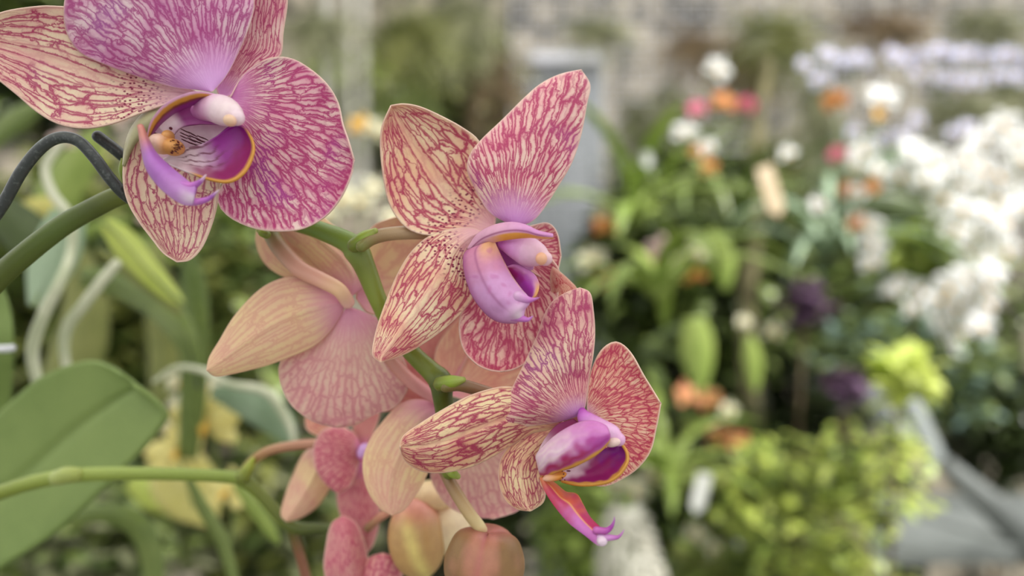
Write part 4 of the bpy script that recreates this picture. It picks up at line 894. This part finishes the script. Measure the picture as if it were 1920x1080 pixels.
# ------------------------------------------------------------------ hanging plants and shrubs behind
moss(600, 60, 1.5, 90, 90, 260, LM['moss'], 'grey-green air plant hanging beside the grey posts', 1)
moss(770, 70, 1.6, 110, 110, 300, LM['olive'], 'olive air plant in the top middle, left of the brown one', 2)
moss(870, 40, 1.7, 90, 100, 260, LM['moss'], 'pale air plant touching the top edge left of the stone wall', 3)
moss(930, 150, 1.8, 80, 110, 200, LM['brownmoss'], 'brown dry air plant over the middle bloom', 4)
moss(760, 190, 1.6, 80, 80, 240, LM['mid'], 'green air plant right above the netted sepal', 5)
moss(1450, 70, 1.95, 110, 90, 360, LM['olive'], 'dark olive air plant hanging above the pink blooms', 6)
moss(1530, 200, 1.8, 70, 120, 220, LM['moss'], 'grey air plant between the pink bloom and the lilac row', 7)
moss(1660, 50, 2.0, 120, 50, 240, LM['brownmoss'], 'brown air plant over the lilac row', 8)
moss(1850, 50, 2.0, 100, 60, 260, LM['moss'], 'pale spidery air plant in the upper right corner', 9)
moss(1800, 210, 1.9, 110, 60, 240, LM['moss'], 'grey air plant behind the white cascade', 10)
bush(650, 170, 2.1, 80, 70, 0.1, 500, 0.05, [LM['fresh'], LM['moss']], 'light green leafy plant right of the large upper bloom', seed=3)
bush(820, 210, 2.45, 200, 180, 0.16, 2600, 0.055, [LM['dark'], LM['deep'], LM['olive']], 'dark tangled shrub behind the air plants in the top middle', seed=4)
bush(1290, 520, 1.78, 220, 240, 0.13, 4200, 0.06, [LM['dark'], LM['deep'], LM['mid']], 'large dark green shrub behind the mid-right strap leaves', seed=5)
bush(1600, 470, 2.25, 260, 230, 0.16, 3600, 0.05, [LM['mid'], LM['olive'], LM['sage']], 'grey-green shrub behind the white columns and cascade', seed=6)
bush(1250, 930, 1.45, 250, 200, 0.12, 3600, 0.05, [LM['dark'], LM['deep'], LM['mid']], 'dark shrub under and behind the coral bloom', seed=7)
bush(1700, 700, 1.66, 190, 120, 0.12, 1300, 0.045, [LM['deep'], LM['mid'], LM['blue']], 'blue-green shrub under the white cascade', seed=8)
bush(1500, 950, 1.05, 170, 140, 0.12, 640, 0.028, [LM['fresh'], LM['lime'], LM['lime'], LM['dark']], 'bright yellow-green sunlit shrub at the lower right', seed=9)  # lime leaves paint the sunlit spots, dark leaves the shaded gaps
bush(1640, 880, 1.0, 110, 110, 0.09, 260, 0.026, [LM['lime'], LM['lime'], LM['fresh'], LM['dark']], 'sunlit lime shrub beside the grey bench edge', seed=10)  # sun spots and shaded gaps again set by lime and dark leaf colour
bush(1480, 1080, 1.2, 220, 90, 0.15, 1100, 0.04, [LM['olive'], LM['fresh'], LM['mid']], 'olive-green shrub along the bottom edge right of centre', seed=11)
bush(1880, 790, 2.0, 150, 130, 0.15, 1600, 0.05, [LM['dark'], LM['deep']], 'dark shrub by the right border above the bench', seed=12)
bush(200, 600, 1.1, 320, 330, 0.2, 3200, 0.05, [LM['deep'], LM['olive'], LM['mid']], 'dense green shrub behind the leaves and roots at left', seed=13)
bush(180, 1000, 0.75, 220, 110, 0.08, 900, 0.03, [LM['deep'], LM['mid'], LM['moss']], 'dark undergrowth below the broad leaf', seed=14)
bush(480, 620, 1.5, 160, 260, 0.2, 2400, 0.05, [LM['dark'], LM['deep'], LM['brownmoss']], 'brown-green shrub behind the peach bloom', seed=15)
bush(520, 980, 1.2, 170, 160, 0.15, 1500, 0.045, [LM['moss'], LM['olive'], LM['deep']], 'grey-olive shrub behind the lower buds', seed=16)
bush(850, 900, 1.75, 220, 240, 0.12, 2400, 0.05, [LM['dark'], LM['deep']], 'dark shrub behind the closed bud', seed=17)
bush(60, 120, 1.3, 200, 150, 0.2, 1500, 0.05, [LM['deep'], LM['dark'], LM['mid']], 'dark shrub behind the cream sepal at the left border', seed=18)
bush(1290, 300, 2.75, 150, 120, 0.12, 1200, 0.05, [LM['mid'], LM['deep']], 'green shrub under the two pink blooms', seed=19)
bush(1690, 705, 0.95, 50, 45, 0.04, 70, 0.04, [LM['lime']], 'small glowing lime-yellow shrub at mid right', seed=20, asp=0.6)
bush(1720, 470, 1.3, 80, 60, 0.06, 200, 0.05, [LM['fresh'], LM['lime']], 'fresh green sprig left of the lower cascade', seed=21)
bush(1080, 1000, 1.3, 80, 110, 0.08, 260, 0.04, [LM['mid'], LM['fresh']], 'green plant under the hanging coral lip', seed=22)
bush(1510, 570, 1.15, 40, 46, 0.04, 110, 0.026, [LM['plum']], 'dark plum-leaved plant at right of the mossy trunk', seed=23, asp=0.7)
bush(1585, 722, 1.15, 40, 30, 0.04, 80, 0.024, [LM['plum']], 'dull maroon-leaved plant under the plum-leaved one', seed=24, asp=0.7)
strap_plant(1190, 420, 1.12, 12, 0.24, 0.022, LM['fresh'], 'bright strap-leaved plant right of the middle bloom', seed=31)
strap_plant(1270, 400, 1.5, 14, 0.26, 0.022, LM['mid'], 'green strap-leaved plant under the two pink blooms', seed=32)
strap_plant(1380, 440, 1.25, 12, 0.28, 0.022, LM['mid'], 'green strap-leaved plant left of the wooden tag', seed=33)
strap_plant(1230, 560, 0.98, 12, 0.22, 0.022, LM['fresh'], 'light green strap-leaved plant under the blush bloom', seed=34)
strap_plant(1180, 700, 1.2, 12, 0.22, 0.022, LM['deep'], 'deep green strap-leaved plant right of the coral bloom', seed=35)
strap_plant(1540, 480, 1.35, 14, 0.30, 0.02, LM['sage'], 'grey-green grassy plant left of the white column', seed=36)
strap_plant(1250, 900, 1.1, 10, 0.2, 0.024, LM['fresh'], 'fresh strap-leaved plant at the bottom beside the white tag', seed=37)
strap_plant(1400, 960, 1.1, 14, 0.22, 0.012, LM['olive'], 'fine olive grassy plant at the bottom middle right', seed=38)
strap_plant(1720, 560, 1.3, 12, 0.22, 0.02, LM['fresh'], 'fresh strap-leaved plant below the white pair', seed=39)
leafthing('strap_leaf', 'pale green hanging leaf left of the mossy trunk', LM['fresh'], [(1330, 430, 1.1, 10), (1350, 460, 1.1, 18), (1362, 500, 1.1, 18), (1360, 545, 1.1, 5)], thick=0.001)
leafthing('strap_leaf', 'broad pale green leaf hanging above the peach clusters', LM['fresh'], [(1300, 595, 1.1, 20), (1306, 640, 1.1, 32), (1310, 690, 1.1, 26), (1312, 740, 1.1, 6)], thick=0.001)
leafthing('strap_leaf', 'small pale green leaf right of the broad hanging leaf', LM['fresh'], [(1404, 630, 1.1, 8), (1410, 665, 1.1, 18), (1414, 705, 1.1, 14), (1416, 735, 1.1, 4)], thick=0.001)
leafthing('strap_leaf', 'dark broad leaf left of the white cascade', LM['deep'], [(1600, 392, 1.1, 6), (1650, 384, 1.1, 22), (1700, 394, 1.1, 22), (1750, 410, 1.1, 5)], thick=0.001)
leafthing('strap_leaf', 'long dim leaf running across beside the lower peach cluster', LM['sage'], [(1370, 850, 1.1, 8), (1410, 890, 1.1, 14), (1450, 915, 1.1, 14), (1480, 935, 1.1, 4)], thick=0.001)

# mossy trunk, posts, mesh, tags, bench
tr = thing('mossy_trunk', 'thin mossy brown trunk rising right of the wooden tag', 'tree trunk', P(1420, 1080, 1.5))
C = catmull([(1430, 1120, 0, 20), (1415, 850, 0, 18), (1400, 600, 0, 16), (1415, 420, 0, 15), (1420, 260, 0, 12), (1440, 120, 0, 9)], 8)
tube3('trunk', tr, plain_mat('mossy_bark', (78, 72, 48), (140, 132, 96), scale=30, rough=0.9, bdist=0.004), [P(c[0], c[1], 1.5) for c in C], [c[3] / F * 1.5 for c in C], nseg=12)
wood = plain_mat('pale_wood_tag', (206, 182, 150), (228, 206, 178), scale=30, rough=0.7)
whitep = plain_mat('white_plastic_tag', (214, 216, 212), (236, 236, 234), scale=30, rough=0.5)
def tag_stick(x0, y0, x1, y1, w, D, mat, label):
    a, b = P(x0, y0, D), P(x1, y1, D); d = (b - a).normalized(); s_ = d.cross(Vector((0, 1, 0))).normalized() * (w / F * D); th = Vector((0, 0.001, 0))
    t = thing('plant_tag', label, 'plant tag', a)
    tip = b + d * (w / F * D)
    v = [a - s_ - th, a + s_ - th, b + s_ - th, tip - th, b - s_ - th, a - s_ + th, a + s_ + th, b + s_ + th, tip + th, b - s_ + th]
    mesh('stick', v, [(0, 1, 2, 3, 4), (9, 8, 7, 6, 5), (0, 5, 6, 1), (1, 6, 7, 2), (2, 7, 8, 3), (3, 8, 9, 4), (4, 9, 5, 0)], mat, t, smooth=False)
tag_stick(1432, 312, 1456, 392, 15, 1.05, wood, 'pale wooden plant tag slanting in front of the mossy trunk')
tag_stick(1322, 888, 1308, 950, 13, 1.05, whitep, 'white plastic plant tag above the bottom strap leaves')
tag_stick(1212, 285, 1214, 306, 9, 1.05, whitep, 'small white plant tag over the bright strap leaves')
wsp = thing('white_flower_spike', 'thick fluffy white flower spike hanging at the bottom beside the coral lip', 'flower spike', P(1180, 950, 1.0))
random.seed(77); vs, fs_ = [], []
for k in range(700):
    u = random.random(); an = random.uniform(0, 2 * pi); r = (18 + 30 * min(1, u * 1.6)) / F
    c = P(1172 + 16 * u, 945 + u * 190, 1.0) + Vector((cos(an) * r, sin(an) * r, 0))
    leaf3_geo(vs, fs_, c, an, random.uniform(-0.5, 0.5), 0.016, 0.007, 1.0, n=3)
mesh('florets', vs, fs_, BM['cream2'], wsp)
tube3('stalk', wsp, LM['mid'], [P(1172, 930, 1.0), P(1180, 1030, 1.0), P(1188, 1140, 1.0)], [0.008, 0.01, 0.01], nseg=10)
post_m = plain_mat('grey_post', (120, 118, 108), (170, 168, 158), scale=10, rough=0.6, stretch=(1, 1, 0.2))
for x, l in ((612, 'leftmost of the three thin grey posts right of the large bloom'), (652, 'middle one of the three thin grey posts'), (682, 'pale grey post nearest the netted sepal among the three')):
    t = thing('grey_post', l, 'post', P(x, 330, 1.9))
    tube3('pole', t, post_m, [P(x, 345, 1.9), P(x, 160, 1.9), P(x, -80, 1.9)], [9 / F * 1.9] * 3, nseg=12)
    tube3('foot_plate', t, post_m, [P(x, 352, 1.9), P(x, 344, 1.9)], [16 / F * 1.9] * 2, nseg=12)
pan = plain_mat('corrugated_plastic', (128, 134, 136), (170, 176, 180), scale=6, rough=0.4, transl=0.3, stretch=(8, 1, 0.3))
cp = thing('corrugated_panel', 'light grey corrugated plastic panel behind the middle bloom', 'panel', Vector((P(1090, 560, 2.6).x, 2.6, 0)))
vs, fs_ = [], []
for i in range(121):
    x = 1000 + 130 * i / 120; d = 2.6 + 0.012 * sin(i * 1.05)
    vs += [P(x, 100, d), Vector((P(x, 620, d).x, d, 0.0))]
for i in range(120): fs_.append((2 * i, 2 * i + 1, 2 * i + 3, 2 * i + 2))
mesh('sheet', vs, fs_, pan, cp, thick=0.003)
box('top_rail', metal, *(P(998, 0, 2.58).x, P(1132, 0, 2.58).x, 2.56, 2.60, P(0, 118, 2.58).z, P(0, 100, 2.58).z), parent=cp)
wm = thing('wire_mesh_panel', 'large wire mesh panel hanging before the stone wall at the upper right', 'wire mesh', P(1450, 400, 2.2))
vs, fs_ = [], []
def rod(a, b, r):
    n0 = len(vs); d = (b - a).normalized(); s_ = d.cross(Vector((0, 1, 0))).normalized() * r; w_ = Vector((0, r, 0))
    for p in (a, b): vs.extend([p + s_, p + w_, p - s_, p - w_])
    for k in range(4): fs_.append((n0 + k, n0 + (k + 1) % 4, n0 + 4 + (k + 1) % 4, n0 + 4 + k))
xa, xb, za, zb_ = P(960, 0, 2.2).x, P(2050, 0, 2.2).x, P(0, 440, 2.2).z, P(0, -60, 2.2).z
n_ = 34
for i in range(n_ + 1): x = lerp(xa, xb, i / n_); rod(Vector((x, 2.2, za)), Vector((x, 2.2, zb_)), 0.0026)
for i in range(17): z = lerp(za, zb_, i / 16); rod(Vector((xa, 2.197, z)), Vector((xb, 2.195, z)), 0.0026)
mesh('grid', vs, fs_, metal, wm, smooth=False)
bench_m = plain_mat('grey_bench_board', (78, 82, 80), (112, 116, 114), scale=8, rough=0.5)
bt = thing('display_bench', 'grey flat bench with a slanting edge in the lower right corner', 'bench', P(1850, 1080, 1.5))
vb = [P(1700, 800, 1.9), P(1960, 1010, 1.35), P(2300, 1010, 1.35), P(2300, 800, 1.9)]
z0 = P(0, 1000, 1.5).z
def slab(pts, z0, z1, name, mat, parent):
    v = [Vector((p[0], p[1], z0)) for p in pts] + [Vector((p[0], p[1], z1)) for p in pts]; n = len(pts)
    return mesh(name, v, [tuple(range(n))[::-1], tuple(range(n, 2 * n))] + [(i, (i + 1) % n, n + (i + 1) % n, n + i) for i in range(n)], mat, parent, smooth=False)
slab([(0.55, 1.15), (1.35, 1.15), (1.35, 1.45), (0.7, 1.45)], 1.075, 1.10, 'board', bench_m, bt)
for lx, ly in ((0.62, 1.2), (1.3, 1.2), (1.3, 1.4), (0.75, 1.4)): slab([(lx, ly), (lx + .03, ly), (lx + .03, ly + .03), (lx, ly + .03)], 0.0, 1.075, 'leg', bench_m, bt)
def beam(x0, y0, D0, x1, y1, D1, r0, r1, label, mat):
    t = thing('grey_strip', label, 'strip', P(x0, y0, D0))
    ribbon('strip', t, mat, [(x0, y0, D0, r0), ((x0 + x1) / 2, (y0 + y1) / 2, (D0 + D1) / 2, (r0 + r1) / 2), (x1, y1, D1, r1)], fold=0.0, nv=2, thick=0.006)
glass_m = plain_mat('milky_sheet_edge', (100, 106, 104), (140, 146, 144), scale=6, rough=0.3)
beam(1625, 730, 1.3, 1700, 830, 1.25, 22, 20, 'left milky grey strip slanting above the sunlit shrub', glass_m)
beam(1705, 750, 1.3, 1758, 870, 1.25, 18, 20, 'brighter milky grey strip right of its twin above the sunlit shrub', glass_m)
beam(1770, 870, 1.3, 1990, 1060, 1.1, 16, 40, 'long grey strip sloping down to the lower right corner', bench_m)

for x, y, z, l in [(385, 795, 120, 'lemon yellow bloom above the thin stem right of the broad leaf tip'), (330, 850, 100, 'yellow bloom touching the thin stem from above'), (425, 925, 90, 'pale yellow bloom under the thin stem beside the slender leaf')]:
    bloom('lemon', x, y, 0.46, z, l)
leafthing('orchid_leaf', 'pale yellow-green leaf hanging under the middle of the thin stem', LM['yellow'], [(290, 850, 0.50, 20), (330, 890, 0.50, 60), (370, 940, 0.50, 54), (400, 985, 0.50, 10)], rib=LM['olive'])
leafthing('orchid_leaf', 'olive-yellow leaf between the broad leaf and the pale yellow-green one', LM['lime'], [(240, 905, 0.56, 14), (290, 925, 0.56, 34), (350, 940, 0.56, 26), (400, 960, 0.56, 6)])

moss(1120, 60, 2.0, 90, 60, 160, LM['moss'], 'thin grey air plant on the mesh above the corrugated panel', 41)
moss(1300, 90, 2.0, 100, 70, 160, LM['brownmoss'], 'thin brown air plant on the mesh left of the bluish white bloom', 42)
moss(1260, 190, 2.0, 60, 60, 120, LM['moss'], 'small grey air plant on the mesh above the small white tag', 43)
moss(520, 330, 1.6, 60, 90, 160, LM['moss'], 'grey air plant mostly hidden by the large upper bloom', 44)

bush(1450, 780, 2.5, 200, 200, 0.1, 1600, 0.07, [LM['dark'], LM['deep']], 'added dark shrub filling the shaded gap between the peach clusters and the plum-leaved plants', seed=51)  # this and the next two shrubs are added to darken pale gaps
bush(1700, 620, 2.7, 260, 160, 0.1, 1600, 0.07, [LM['dark'], LM['deep'], LM['mid']], 'added dark shrub for shaded gaps deep behind the white cascade and lime shrub', seed=52)
bush(1330, 640, 2.9, 240, 200, 0.1, 1600, 0.08, [LM['dark'], LM['deep']], 'darkest added shrub for shaded gaps far behind the broad hanging leaf', seed=53)
moss(1200, 230, 2.05, 70, 90, 180, LM['moss'], 'grey-green air plant on the mesh right of the netted petal tip', 54)
moss(1400, 120, 2.05, 90, 110, 260, LM['brownmoss'], 'dark brown air plant on the mesh directly above the right pink bloom', 55)
moss(1590, 300, 2.05, 110, 90, 260, LM['sage'], 'grey-green air plant behind the orange pair at the right', 56)
moss(1470, 300, 2.05, 90, 110, 240, LM['olive'], 'olive air plant behind the top of the wooden tag', 57)
moss(1900, 170, 2.05, 80, 60, 180, LM['moss'], 'grey air plant at the right border under the lilac row', 58)
